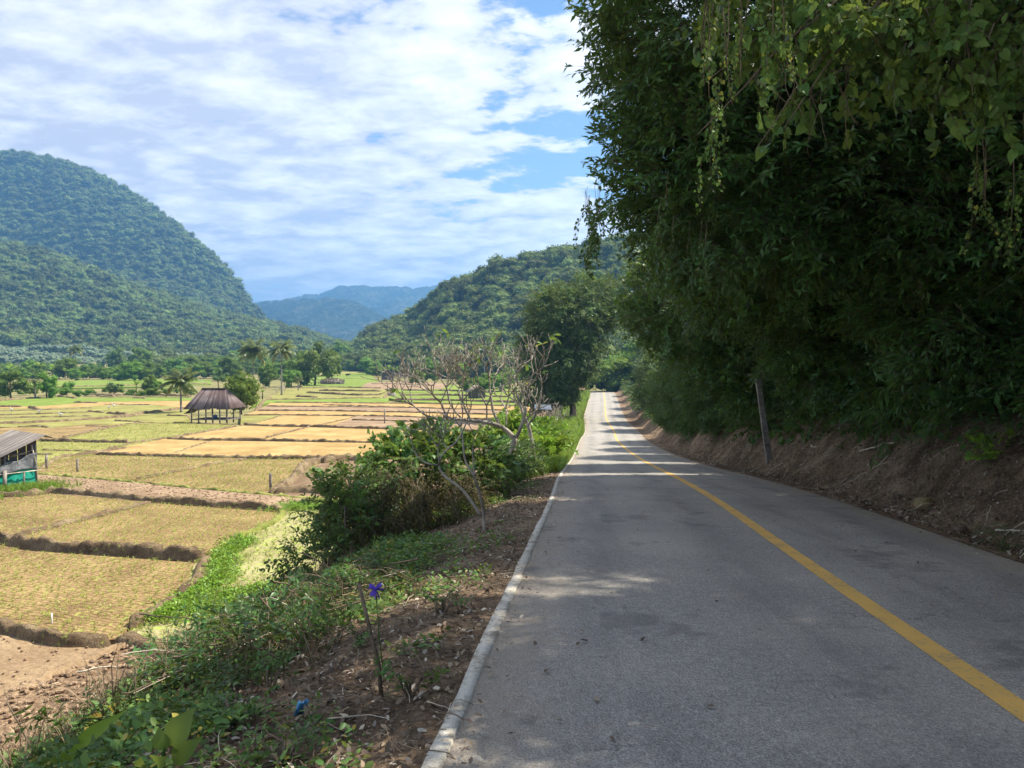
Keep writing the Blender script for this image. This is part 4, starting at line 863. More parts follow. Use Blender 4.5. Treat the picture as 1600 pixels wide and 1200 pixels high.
def hang_branches():
    r = empty('overhanging_branch', (7.0, 8.5, 4.6)); b = np.array([7.0, 8.5, 4.6]); mb = MB()
    ends = [P(1090, 210, 5.2), P(1150, 150, 5.0), P(1180, 235, 5.1), P(1100, 130, 5.4), P(1340, 60, 5.0), P(1250, 120, 5.2), P(1520, 150, 5.0), P(1225, 200, 5.1)]
    hub = P(1500, -120, 5.6) - b
    mb.tube(limb_path((0, 0, 0), hub, R4, .03), np.linspace(.05, .022, 9), 6)
    for e in ends: mb.tube(limb_path(hub, e - b, R4, .05, 11, .06), np.linspace(.016, .003, 11), 5)
    tw = []
    for k in range(26):
        e = ends[k % len(ends)] - b; s = hub + (e - hub) * (.4 + .6 * R4.random()); q = s + np.array([R4.normal(0, .15), R4.normal(0, .15), -.2 - .4 * R4.random()]); mb.tube(limb_path(s, q, R4, 0, 7, .2), np.linspace(.004, .002, 7), 4)
    mb.build('branch', M['stick'], r)
    n = 80; k = R4.integers(0, len(ends), n); E = np.array(ends)[k] - b; t = R4.random((n, 1)) ** 1.3 * .75; p = hub + (E - hub) * t + R4.normal(0, .18, (n, 3))
    scatter('leaves', p, euler_along(np.c_[R4.normal(-.4, .6, n), R4.normal(0, .6, n), R4.normal(-.6, .4, n)], R4), .4 + .4 * R4.random(n), 'spray_heart', r, rng=R4)
    tag(r, 'slender branches with lobed leaves reaching over the road overhead', 'branch')
hang_branches()

# leaning concrete post, fallen sticks, rocks, plants on the bank
def post():
    p = hit(1202, 722, 10, 60); Y = p[1]; top = P(1183, 585, Y); v = top - p
    r = empty('utility_post', p); mb = MB(); L = np.linalg.norm(v) * .95; t = np.linspace(0, 1, 9)[:, None]
    ax = v / np.linalg.norm(v); c = ax * (t * (L + .4) - .4); a = np.array([.085, 0, 0]); bb = np.array([0, .07, 0])
    V = np.stack([c - a * (1.15 - .3 * t) - bb, c + a * (1.15 - .3 * t) - bb, c + a * (1.15 - .3 * t) + bb, c - a * (1.15 - .3 * t) + bb, c - a * (1.15 - .3 * t) - bb], 1)
    mb.grid(V); i = mb.n; mb.add(V[-1, :4], [(0, 1, 2, 3)]); mb.build('shaft', M['concrete'], r, True)
    m2 = MB()
    for k in (.35, .62): q = ax * L * k; m2.tube([q + (-.1, -.08, 0), q + (.1, -.08, .03), q + (.1, .09, .05), q + (-.1, .09, .02), q + (-.1, -.08, 0)], .006, 4)
    m2.build('wire', M['timber_dark'], r); tag(r, 'leaning grey concrete post at the foot of the soil bank', 'post')
post()
def fallen(name, a, b, rad, mat, label):
    pa, pb = hit(*a, 6, 60), hit(*b, 6, 60); pa[2] += rad * 1.2; pb[2] += rad * 1.2; mb = MB(); c = limb_path(pa, pb, R4, .02, 10, .08) - pa
    mb.tube(c, rad * np.linspace(1, .65, 10), 7); r = mb.build(name, M[mat]); r.location = pa; tag(r, label, 'stick')
fallen('fallen_stick', (1343, 708), (1402, 696), .028, 'stick_pale', 'pale curved stick lying on the soil bank right of the post')
fallen('fallen_stick', (1267, 697), (1292, 711), .026, 'stick_pale', 'short pale stick just right of the concrete post')
fallen('fallen_stick', (1064, 695), (1083, 678), .05, 'stick', 'brown fallen log slanting on the bank beyond the post')
fallen('fallen_stick', (1556, 832), (1600, 833), .018, 'stick_pale', 'thin pale stick lying near the fern at the picture edge')
def rock(p, size, mat, label):
    v, f = ICO2; n = 1 + .35 * fbm(v * 1.3 + p, 4, 5) ; w = v * n[:, None] * np.array(size); o = MB().add(w, f).build('rock', M[mat]); o.location = p + np.array([0, 0, size[2] * .45]); o.rotation_euler = (0, 0, random.random() * 3); tag(o, label, 'rock')
rock(hit(1444, 795, 4, 40), (.22, .16, .12), 'rock_tan', 'yellowish boulder sitting at the foot of the soil bank')
rock(hit(1500, 832, 4, 40), (.12, .1, .09), 'rock_brown', 'small brown rock in the litter below the yellowish boulder')
rock(hit(1402, 780, 4, 40), (.09, .07, .05), 'rock_brown', 'small brown rock left of the yellowish boulder')
def plant(name, p, n, spread, cname, label, rng, up=.9, scl=(.6, 1.0), cat='plant', group=None, stem=.3):
    r = empty(name, p); a = rng.random(n) * 6.283; q = rng.random((n, 1)) ** .6
    pts = np.c_[np.cos(a), np.sin(a), np.zeros(n)] * spread * q * .6 + np.c_[np.zeros((n, 2)), stem * rng.random(n)]
    d = np.c_[np.cos(a), np.sin(a), np.full(n, up)] + rng.normal(0, .35, (n, 3))
    scatter('leaves', pts, euler_along(d, rng, .4), scl[0] + (scl[1] - scl[0]) * rng.random(n), cname, r, rng=rng)
    mb = MB()
    for k in range(min(n, 7)): mb.tube(limb_path((0, 0, -.05), pts[k] + (0, 0, .02), rng, 0, 5), .008, 4)
    mb.build('stem', M['stick'], r); return tag(r, label, cat, group)
plant('bank_plant', hit(1556, 725, 5, 40), 16, .3, 'spray_fresh', 'small fresh green plant rooted in the bank at the picture edge', R4, .8, (.4, .6))
plant('bank_plant', hit(1568, 862, 4, 30), 14, .25, 'spray_feather', 'low ferny plant at the foot of the bank corner', R4, .6, (.3, .5))
plant('cane_clump', hit(1440, 660, 5, 40) + np.array([-.1, -.1, .1]), 40, .7, 'spray_cane', 'clump of long blade leaves drooping over the soil bank', R4, .2, (.7, 1.1), stem=.9)
plant('cane_clump', hit(1405, 688, 5, 40) + np.array([.1, .1, .05]), 6, .2, 'spray_cane', 'single drooping blade leaf shoot on the bare bank', R4, -.1, (.6, .8), stem=.3)
plant('bank_plant', hit(1590, 640, 5, 40) + np.array([0, 0, .2]), 12, .3, 'spray_fresh', 'pale green broad leaves poking out above the bank corner', R4, .2, (.5, .8), stem=.5)
def bare_limb():
    a = hit(1425, 632, 6, 40); mb = MB(); q = np.array([P(1425, 634, a[1] + .1), P(1385, 560, a[1] - 1.0), P(1355, 505, a[1] - 1.9), P(1325, 468, a[1] - 2.2)]); q[:, 2] += 0
    mb.tube(np.vstack([limb_path(q[i], q[i+1], R4, 0, 5)[:4] for i in range(3)] + [q[3]]) - q[0], np.linspace(.05, .03, 13), 7); o = mb.build('leaning_trunk', M['stick']); o.location = q[0]
    tag(o, 'slanting bare tan trunk crossing the dark foliage above the bank', 'trunk')
bare_limb()

# ================================================================== LITTER, GRASS AND WEEDS
R5 = np.random.default_rng(53)
def curl_leaf(rng, mat='leaf_litter'):
    mb = MB(); mb.leaves(np.zeros((1, 3)), np.array([[1, 0, .05]]), 1.0, CURL, float(rng.random()), .1, rng); return mb.mesh('dead_leaf', [M[mat]])
def twig_mesh(rng, mat='stick'):
    mb = MB(); p = limb_path((-.5, 0, 0), (.5, 0, rng.normal(0, .03)), rng, .04, 6, .18); mb.tube(p, np.linspace(.012, .006, 6), 4, float(rng.random()), 0, False); return mb.mesh('twig', [M[mat]])
proto('dead_leaf', [curl_leaf(R5) for _ in range(14)]); proto('twig', [twig_mesh(R5, 'stick') for _ in range(7)] + [twig_mesh(R5, 'stick_pale') for _ in range(1)])
def blades(rng, mat, n=9, h=.16, w=.008, lean=.5, wide=.05):
    mb = MB()
    for k in range(n):
        a = rng.random() * 6.283; l = h * (.6 + .6 * rng.random()); d = np.array([math.cos(a), math.sin(a), 0]); s = np.array([-d[1], d[0], 0]) * w; b = d * wide * rng.random()
        m_ = b + d * l * lean * .35 + (0, 0, l * .65); t_ = b + d * l * lean + (0, 0, l)
        mb.add([b - s, b + s, m_ + s * .7, m_ - s * .7, t_], [(0, 1, 2, 3), (3, 2, 4)], float(rng.random()))
    return mb.mesh('tuft', [M[mat]])
proto('grass_tuft', [blades(R5, 'grass', 12, .2, .006, .6) for _ in range(5)])
proto('stubble_tuft', [blades(R5, 'stubble', 7, .10, .011, 1.3, .05) for _ in range(5)])
proto('dry_tuft', [blades(R5, 'leaf_dry', 10, .3, .004, .9) for _ in range(4)])
def weed(rng, mat, n=10, size=.06, tpl=OVAL, h=.12):
    mb = MB(); a = rng.random(n) * 6.283; r = .10 * rng.random(n) ** .5; p = np.c_[np.cos(a) * r, np.sin(a) * r, h * (.3 + .7 * rng.random(n))]
    mb.leaves(p, np.c_[np.cos(a), np.sin(a), .25 + rng.normal(0, .3, n)], size * (.6 + .8 * rng.random(n)), tpl, None, .35, rng); return mb.mesh('weed', [M[mat]])
proto('weed', [weed(R5, 'leaf_mid') for _ in range(2)] + [weed(R5, 'leaf_vine') for _ in range(3)]); proto('weed_fresh', [weed(R5, 'leaf_fresh', 12, .07, OVAL, .14) for _ in range(4)])
v_, f_ = ICO1
proto('clod', [MB().add(v_ * (1 + .5 * vnoise(v_ * 2 + k * 9, k))[:, None] * np.array([1, .8, .55]), f_).mesh('clod', [M['clod']], True) for k in range(5)])
def on_verge(n, y0, y1, t0, t1, rng, pw=1.6):
    y = y0 + (y1 - y0) * rng.random(n) ** pw; t = t0 + (t1 - t0) * rng.random(n); x = kerbx(y) - t; return np.c_[x, y, verge_z(x, y)], t, y
def flat_rot(n, rng, tilt=.35): return np.c_[rng.normal(0, tilt, n), rng.normal(0, tilt, n), rng.random(n) * 6.283]
def litter():
    p, t, y = on_verge(48000, 2.2, 34, .06, 4.6, R5, 2.0); keep = R5.random(len(p)) < np.interp(t, [0, .2, 2.4, 4.6], [.5, 1, .9, .25]); p = p[keep]; n = len(p); p[:, 2] += .02
    tag(scatter('leaf_litter', p, flat_rot(n, R5, .5), .015 + .045 * R5.random(n) ** 1.7, 'dead_leaf', rng=R5), 'brown dead leaves strewn on the verge beside the edge strip', 'leaf litter', kind='stuff')
    p, t, y = on_verge(6500, 2.2, 24, .02, 4.4, R5, 1.9); n = len(p); p[:, 2] += .03
    tag(scatter('twig_litter', p, flat_rot(n, R5, .22), .05 + .34 * R5.random(n) ** 3, 'twig', rng=R5), 'dry twigs and stalks scattered over the verge', 'twigs', kind='stuff')
    n = 24000; y = 5 + 45 * R5.random(n) ** 1.5; s = .05 + 2.3 * R5.random(n) ** 1.1; x = rightx(y) + s; p = np.c_[x, y, bank_z(x, y) + .015]
    tag(scatter('leaf_litter', p, flat_rot(n, R5, .6), .02 + .055 * R5.random(n) ** 1.5, 'dead_leaf', rng=R5), 'brown dead leaves and pale chips on the soil bank', 'leaf litter', kind='stuff')
    n = 1500; y = 5 + 32 * R5.random(n) ** 1.4; s = .1 + 2.6 * R5.random(n); x = rightx(y) + s; p = np.c_[x, y, bank_z(x, y) + .04]
    d = np.c_[R5.normal(-.8, .5, n), R5.normal(0, .6, n), -1.0 + .6 * R5.random(n)]
    tag(scatter('root_litter', p, euler_along(d, R5, 1), .2 + .5 * R5.random(n) ** 2, 'twig', rng=R5), 'dry roots and stems trailing down the soil bank', 'roots', kind='stuff')
    n = 1100; y = 3 + 40 * R5.random(n) ** 1.3; c = R5.random(n) ** 4; x = np.where(R5.random(n) < .5, kerbx(y) + .1 + c * 2.2, rightx(y) - .05 - c * 2.0); p = np.c_[x, y, roadz(y) + .03]
    tag(scatter('leaf_litter', p, flat_rot(n, R5, .15), .02 + .04 * R5.random(n), 'dead_leaf', rng=R5), 'a few stray dead leaves blown on the asphalt', 'leaf litter', kind='stuff')
litter()
def greens():
    # weeds on the left slope, thickest away from the road
    p, t, y = on_verge(26000, 2.6, 30, 1.0, 5.4, R5, 1.7); q = fbm(np.c_[p[:, 0] * .7, p[:, 1] * .7], 3, 90); keep = (q + np.interp(t, [1, 2, 3, 5], [-.38, .05, .35, .40])) > R5.random(len(p)) * .5; p = p[keep]; n = len(p)
    tag(scatter('weeds', p, euler_up(n, R5, .3), .6 + .8 * R5.random(n), 'weed', rng=R5), 'low green weeds creeping over the left slope', 'weeds', kind='stuff')
    p, t, y = on_verge(5000, 2.6, 11, 1.2, 4.2, R5, 1.2); q = fbm(np.c_[p[:, 0] * 1.1, p[:, 1] * 1.1], 3, 97); p = p[q > -.1]; n = len(p)
    tag(scatter('weeds', p, euler_up(n, R5, .3), .5 + .6 * R5.random(n), 'weed', rng=R5), 'dense small leaved weeds low on the near slope', 'weeds', kind='stuff')
    p, t, y = on_verge(1300, 3, 20, .3, 2.2, R5, 1.3); q = fbm(np.c_[p[:, 0] * .9, p[:, 1] * .9], 3, 95); p = p[q > .12]; n = len(p)
    tag(scatter('weeds', p, euler_up(n, R5, .3), .45 + .5 * R5.random(n), 'weed', rng=R5), 'scattered weed seedlings in the litter by the road', 'weeds', kind='stuff')
    # sunlit grass strip along the far kerb
    p, t, y = on_verge(9000, 24, 74, .12, 2.4, R5, 1.0); keep = R5.random(len(p)) < smooth((y - 22) / 9) * np.interp(t, [0, .3, 1.8, 2.4], [.3, 1, 1, .3]); p = p[keep]; n = len(p)
    tag(scatter('grass', p, euler_up(n, R5, .2), 1.0 + 1.3 * R5.random(n), 'grass_tuft', rng=R5), 'bright green grass strip along the edge of the dip', 'grass', kind='stuff')
    p, t, y = on_verge(2600, 70, 180, .2, 4, R5, 1.0); n = len(p)
    tag(scatter('grass', p, euler_up(n, R5, .2), 2.0 + 2.5 * R5.random(n), 'grass_tuft', rng=R5), 'rough grass beside the far climb of the road', 'grass', kind='stuff')
    # dry grass and weeds at the foot of the slope
    p, t, y = on_verge(2400, 4, 26, 3.0, 7.5, R5, 1.2); n = len(p)
    tag(scatter('dry_grass', p, euler_up(n, R5, .35), .6 + 1.0 * R5.random(n), 'dry_tuft', rng=R5), 'dry grass tufts on the lower left slope', 'grass', kind='stuff')
greens()
def in_poly(x, y, w):
    r = np.zeros(len(x), bool); j = len(w) - 1
    for i in range(len(w)):
        a, b = w[i], w[j]; c = ((a[1] > y) != (b[1] > y)) & (x < (b[0] - a[0]) * (y - a[1]) / (b[1] - a[1] + 1e-12) + a[0]); r ^= c; j = i
    return r
def crops():
    plots = [o for o in bpy.data.objects if o.name.startswith('paddy_field')]
    plots.sort(key=lambda o: int(o.name.split('.')[1]) if '.' in o.name else 0)
    def fill(i, dx, dy, ang, jit, cname, s0, s1, name, keep=1.0, nz=None):
        w = PW[i]; c = w[:, :2].mean(0); R = np.array([[math.cos(ang), -math.sin(ang)], [math.sin(ang), math.cos(ang)]]); l = (w[:, :2] - c) @ R
        gx, gy = np.meshgrid(np.arange(l[:, 0].min(), l[:, 0].max(), dx), np.arange(l[:, 1].min(), l[:, 1].max(), dy)); g = np.c_[gx.ravel(), gy.ravel()] + R5.normal(0, jit * 2.2, (gx.size, 2)); q = g @ R.T + c
        u = q[:, 0] / q[:, 1]; m = in_poly(q[:, 0], q[:, 1], w) & (R5.random(len(q)) < keep) & (u > -.74) & (u < .2) & (q[:, 1] > 4)
        if nz: m &= fbm(q * nz, 3, 71) > R5.random(len(q)) * .6 - .35
        q = q[m]; n = len(q); o = scatter(name, np.c_[q, valley(q[:, 1]) + .03], euler_up(n, R5, .15), s0 + (s1 - s0) * R5.random(n), cname, plots[i], rng=R5); o['kind'] = 'stuff'
    for i, a in ((2, .35), (3, .5), (4, .35)): fill(i, .20, .20, a, .03, 'stubble_tuft', .45, 1.0, 'stubble', .75)
    for i in (7, 8): fill(i, .28, .28, .3, .045, 'stubble_tuft', .7, 1.3, 'stubble', .8)
    fill(5, .26, .26, .9, .1, 'stubble_tuft', .6, 1.4, 'stubble', .6); fill(5, .42, .42, .4, .2, 'grass_tuft', .5, 1.0, 'grass', .6)
    fill(0, .16, .16, .5, .06, 'clod', .03, .10, 'clods', .8); fill(6, .30, .30, .1, .12, 'clod', .03, .10, 'clods', .7); fill(1, .3, .3, .5, .12, 'clod', .015, .05, 'clods', .5)
    for i in (20, 21): fill(i, .5, .5, .1, .12, 'stubble_tuft', .8, 1.5, 'stubble', .8)
crops()
def lush():
    """the vivid weeds round the pale plot"""
    line = [(300,925),(345,908),(410,935),(480,920),(530,905)]
    for k, (pts, w, n, lab) in enumerate([([(240,972),(300,938),(345,905),(350,870),(380,845)], .55, 1700, 'vivid green weeds lining the stepped edge of the big paddy'), ([(300,960),(380,935),(460,925),(540,915)], .9, 2600, 'vivid green weeds at the foot of the slope'), ([(450,795),(500,790),(560,792)], 1.2, 900, 'vivid green weeds in the upper corner of the pale plot')]):
        p = np.array([fieldP(*q) for q in pts]); i = R5.integers(0, len(p) - 1, n); f = R5.random((n, 1)); q = p[i] * (1 - f) + p[i+1] * f + np.c_[R5.normal(0, w * .5, (n, 2)), np.zeros(n)]; q[:, 2] = np.maximum(valley(q[:, 1]), gz(q[:, 0], q[:, 1])) + .02
        tag(scatter('weeds', q, euler_up(n, R5, .4), .5 + 1.0 * R5.random(n), 'weed_fresh', rng=R5), lab, 'weeds', kind='stuff')
    # rough green below the shed
    p = np.array([fieldP(x, y) for x, y in ((-40, 768), (20, 772), (70, 762))]); n = 900; i = R5.integers(0, 2, n); f = R5.random((n, 1)); q = p[i] * (1 - f) + p[i+1] * f + np.c_[R5.normal(0, .8, (n, 2)), np.zeros(n)]
    tag(scatter('grass', q, euler_up(n, R5, .3), 1.2 + 1.2 * R5.random(n), 'grass_tuft', rng=R5), 'green grass patch in front of the netted shed', 'grass', kind='stuff')
lush()

# ================================================================== LEFT SIDE: bare trees, vine shrub, plants on the slope
R6 = np.random.default_rng(67)
def sympodial(mb, p, d, L, r, depth, rng, tips, up=.35):
    """stubby forking branches that curve upward, as on a leafless frangipani"""
    d = d / np.linalg.norm(d); n = 5; q = [p]; dd = d.copy()
    for k in range(n):
        dd = dd + np.array([0, 0, up / n]) + rng.normal(0, .07, 3); dd /= np.linalg.norm(dd); q.append(q[-1] + dd * L / n)
    q = np.array(q); mb.tube(q, np.linspace(r, r * .78, len(q)), 6, .5, 0, True)
    if depth == 0: tips.append((q[-1], dd)); return
    k = 2 if rng.random() < .62 else 3; a0 = rng.random() * 6.283
    ax = np.cross(dd, [0, 0, 1.0]); ax /= np.linalg.norm(ax) + 1e-6; ay = np.cross(dd, ax)
    for j in range(k):
        a = a0 + j * 6.283 / k + rng.normal(0, .3); sp = .55 + .35 * rng.random()
        sympodial(mb, q[-1], dd + sp * (ax * math.cos(a) + ay * math.sin(a)), L * (.70 + .35 * rng.random()), r * .80, depth - 1, rng, tips, up)
def bare_tree(name, stems, ends, label, rng, seed_r, leaf_n=0, mat='bark_pale'):
    base = np.array(stems[0][0][0]); r = empty(name, base); mb = MB()
    for pts, r0, r1 in stems:
        pts = np.array(pts); s = np.r_[0, np.cumsum(np.linalg.norm(np.diff(pts, axis=0), axis=1))]; u = np.linspace(0, s[-1], 14); c = np.stack([pchip(s, pts[:, i])(u) for i in range(3)], 1)
        mb.tube(c - base, np.linspace(r0, r1, 14), 8)
    mb.build('trunk', M[mat], r)
    mb = MB(); tips = []
    for (p, d, L, rr, depth) in ends: sympodial(mb, np.array(p) - base, np.array(d, float), L, rr, depth, rng, tips)
    mb.build('branches', M[mat], r)
    if leaf_n:
        k = rng.choice(len(tips), min(leaf_n, len(tips)), False); ml = MB(); pp = np.repeat(np.array([tips[i][0] for i in k]), 3, 0); a = rng.random(len(pp)) * 6.283
        ml.leaves(pp, np.c_[np.cos(a), np.sin(a), rng.normal(-.4, .5, len(pp))], .14 + .1 * rng.random(len(pp)), OVAL, None, .3, rng); ml.build('leaves', M['leaf_vine'], r)
    return tag(r, label, 'tree', 'leafless trees on the left verge')
def bares():
    b = hit(757, 827); Y = b[1]
    st = [([b - (0, 0, .1), P(755, 800, Y), P(742, 747, Y - .1), P(726, 716, Y - .1), P(723, 688, Y - .1)], .028, .014),
          ([P(752, 806, Y), P(722, 765, Y), P(690, 738, Y + .1), P(686, 727, Y + .1)], .026, .018),
          ([P(686, 727, Y + .1), P(668, 724, Y), P(655, 716, Y), P(647, 704, Y)], .016, .011), ([P(686, 727, Y + .1), P(690, 712, Y), P(715, 688, Y), P(730, 658, Y)], .016, .011),
          ([P(742, 747, Y - .1), P(740, 730, Y), P(739, 700, Y)], .015, .010)]
    en = [(P(647, 704, Y), (-.3, 0, 1), .16, .012, 2), (P(686, 724, Y), (-.2, .2, .9), .25, .013, 3), (P(730, 658, Y), (.2, 0, 1), .14, .012, 3), (P(723, 688, Y), (-.1, .2, 1), .22, .015, 3), (P(739, 700, Y), (.2, 0, 1), .2, .010, 2), (P(700, 703, Y), (-.5, .1, .7), .2, .011, 3)]
    bare_tree('bare_tree', st, en, 'thin leafless tree with pale forked stems nearest on the verge', R6, 0, 3)
    b = hit(795, 758); Y = b[1]
    st = [([b - (0, 0, .15), P(792, 735, Y), P(801, 700, Y), P(805, 684, Y)], .10, .085), ([P(805, 686, Y), P(785, 668, Y), P(760, 660, Y - .1), P(735, 657, Y - .2)], .075, .045), ([P(805, 688, Y), P(812, 672, Y), P(818, 655, Y), P(822, 635, Y)], .06, .04),
          ([P(735, 657, Y - .2), P(715, 655, Y - .4), P(690, 656, Y - .5), P(668, 650, Y - .6)], .04, .028), ([P(782, 667, Y), P(770, 640, Y + .2), P(767, 618, Y + .3)], .045, .032)]
    en = [(P(735, 657, Y - .2), (-.5, .2, .8), .56, .034, 5), (P(668, 650, Y - .6), (-.9, 0, .5), .50, .026, 4), (P(767, 618, Y + .3), (-.3, .2, 1), .52, .032, 4), (P(822, 635, Y), (.0, .1, 1), .55, .034, 4), (P(760, 660, Y), (.1, -.4, .9), .52, .03, 5), (P(815, 664, Y), (.7, .1, .7), .36, .03, 3), (P(700, 655, Y - .5), (-.4, -.3, .9), .52, .026, 5), (P(790, 668, Y), (.1, .5, .9), .55, .03, 4), (P(722, 655, Y), (-.8, .3, .7), .58, .026, 4)]
    bare_tree('bare_tree', st, en, 'spreading leafless tree with thick pale trunk and many upturned forks', R6, 1, 26)
    b = hit(840, 735); Y = b[1]
    st = [([b - (0, 0, .15), P(832, 705, Y), P(829, 680, Y), P(824, 660, Y)], .10, .075), ([P(824, 662, Y), P(815, 640, Y), P(806, 610, Y)], .06, .04), ([P(825, 664, Y), P(836, 648, Y), P(845, 620, Y)], .05, .035)]
    en = [(P(806, 610, Y), (-.2, .1, 1), .45, .036, 4), (P(845, 620, Y), (.2, 0, 1), .35, .03, 3), (P(824, 660, Y), (-.3, .4, .9), .5, .04, 4), (P(815, 640, Y), (-.6, 0, .7), .45, .036, 3)]
    bare_tree('bare_tree', st, en, 'leafless tree with dark trunk closest to the green grass strip', R6, 2, 6)
    b = hit(886, 700); Y = b[1]
    bare_tree('bare_shrub', [([b - (0, 0, .1), P(885, 688, Y), P(884, 676, Y)], .04, .03)], [(P(884, 676, Y), (-.6, 0, .6), .5, .03, 3), (P(885, 684, Y), (-.9, .2, .3), .5, .03, 3)], 'small leafless shrub in the sunlit grass strip', R6, 3)
    b = hit(872, 672); Y = b[1]
    bare_tree('bare_shrub', [([b - (0, 0, .1), P(872, 665, Y), P(871, 656, Y)], .06, .05)], [(P(871, 656, Y), (-.3, 0, 1), .6, .045, 3), (P(872, 660, Y), (.5, 0, .8), .6, .045, 3), (P(871, 656, Y), (-.8, 0, .4), .6, .045, 3)], 'pale leafless shrub farther along the sunlit verge', R6, 4)
bares()
def shrub(name, lobes, n, cname, label, rng, base, out=.8, droop=.3, scl=(.7, 1.2), group=None, hang=None, stems=5, cat='shrub', zmin=-.5):
    base = np.array(base, float); r = empty(name, base); pts, dr = [], []
    vol = np.array([a[0] * a[2] + a[1] * a[2] + a[0] * a[1] for _, a in lobes]); vol = vol / vol.sum()
    for (c, a), f in zip(lobes, vol): p, d = ell_points(c, a, int(n * f), rng, .6, .3, 1.1, zmin); pts.append(p); dr.append(d)
    pts, dr = np.vstack(pts), np.vstack(dr); ok = pts[:, 2] > gz(pts[:, 0], pts[:, 1]) + .05; pts, dr = pts[ok], dr[ok]
    scatter('foliage', pts - base, euler_along(dr * out + np.array([0, 0, -droop]) + rng.normal(0, .4, dr.shape), rng), scl[0] + (scl[1] - scl[0]) * rng.random(len(pts)), cname, r, rng=rng)
    if hang:
        m = int(hang[1]); k = rng.integers(0, len(pts), m); q = pts[k] - base; d = np.c_[dr[k, 0] * .15, dr[k, 1] * .15, -np.ones(m)]
        scatter('vines', q + dr[k] * .12, euler_along(d, rng, 2), .55 + .5 * rng.random(m), hang[0], r, rng=rng)
    mb = MB()
    for j in range(stems): c, a = lobes[j % len(lobes)]; e = np.array(c) + rng.normal(0, .3, 3) * np.array(a) - base; mb.tube(limb_path((rng.normal(0, .15), rng.normal(0, .15), -.2), e, rng, .03, 8, .12), np.linspace(.035, .012, 8), 5)
    mb.build('stem', M['bark'], r); return tag(r, label, cat, group)
shrub('vine_shrub', [(P(600, 800, 14.5), (.95, 1.0, .85)), (P(680, 790, 15.5), (1.1, 1.2, .9)), (P(745, 785, 17), (.9, 1.2, .6)), (P(640, 790, 16.5), (1.1, 1.2, .6)), (P(575, 850, 13.5), (.6, .8, .55))], 1100, 'spray_olive',
      'dark shrub smothered in dry olive vines below the bare trees', R6, P(650, 890, 15), .5, .8, (.8, 1.3), None, ('strand_olive', 620), 8)
shrub('leafy_shrub', [(P(640, 712, 16.5), (.7, .8, .22)), (P(690, 705, 17.5), (.8, .9, .25)), (P(735, 722, 17), (.7, .8, .2)), (P(615, 725, 16), (.4, .6, .2)), (P(560, 775, 14.5), (.5, .6, .25))], 250, 'spray_broad', 'broad leaved green shrub growing behind the vine covered one', R6, P(660, 760, 17), .8, .1, (.6, 1.0))
shrub('leafy_shrub', [(P(525, 815, 13.2), (.38, .5, .6)), (P(500, 880, 12.5), (.5, .5, .35)), (P(545, 770, 14), (.35, .4, .3))], 260, 'spray_bush', 'leafy green bush hanging over the pale plot', R6, P(530, 900, 13), .9, .2, (.6, 1.0))
shrub('leafy_shrub', [(P(770, 745, 20), (.7, .8, .35)), (P(805, 720, 24), (.7, 1, .4))], 260, 'spray_bush', 'green bush between the two thick bare trunks', R6, P(780, 765, 21), .8, .1, (.8, 1.3))
for k, (px, py, Y, a, n, lab) in enumerate([(838, 708, 32, .7, 110, 'sunlit fresh green bush just past the bare trees'), (858, 694, 42, .8, 120, 'sunlit fresh green bush along the grass strip'), (838, 684, 48, 1.0, 130, 'sunlit leafy bush below the grey roof'), (858, 676, 60, 1.1, 130, 'sunlit bush beside the far pale shrub'), (822, 690, 40, 1.2, 150, 'fresh green bush behind the dark bare trunk'), (800, 672, 60, 1.6, 150, 'fresh green bush behind the bare tree crowns')]):
    c = P(px, py, Y); shrub('fresh_shrub', [(c, (a, a * .9, a * .75)), (c + np.array([-.6 * a, .3 * a, -.3 * a]), (a * .8, a * .8, a * .6))], n, 'spray_fresh', lab, R6, c - np.array([0, 0, a]), .8, .0, (1.0, 1.8), 'sunlit bushes on the left verge', None, 3)
# the big shaded tree left of the climb
bt = np.array([P(898, 655, 98)[0], 98, float(gz(P(898, 655, 98)[0], 98))])
big_tree('roadside_tree', bt, [(P(882, 545, 98), (4.4, 5, 4.2)), (P(885, 495, 98), (4.6, 5, 3.8)), (P(925, 475, 101), (3.8, 4.5, 3.2)), (P(858, 555, 97), (3.4, 4, 3.6)), (P(878, 595, 98), (2.2, 3, 2.2)), (P(850, 610, 97), (2.2, 3, 2.0))], 4200, 'spray_dusk',
         'big dark tree with paired trunks left of the climbing road', R6, None, .32, out=.8, droop=.3, scl=(1.1, 2.0), multi=2)

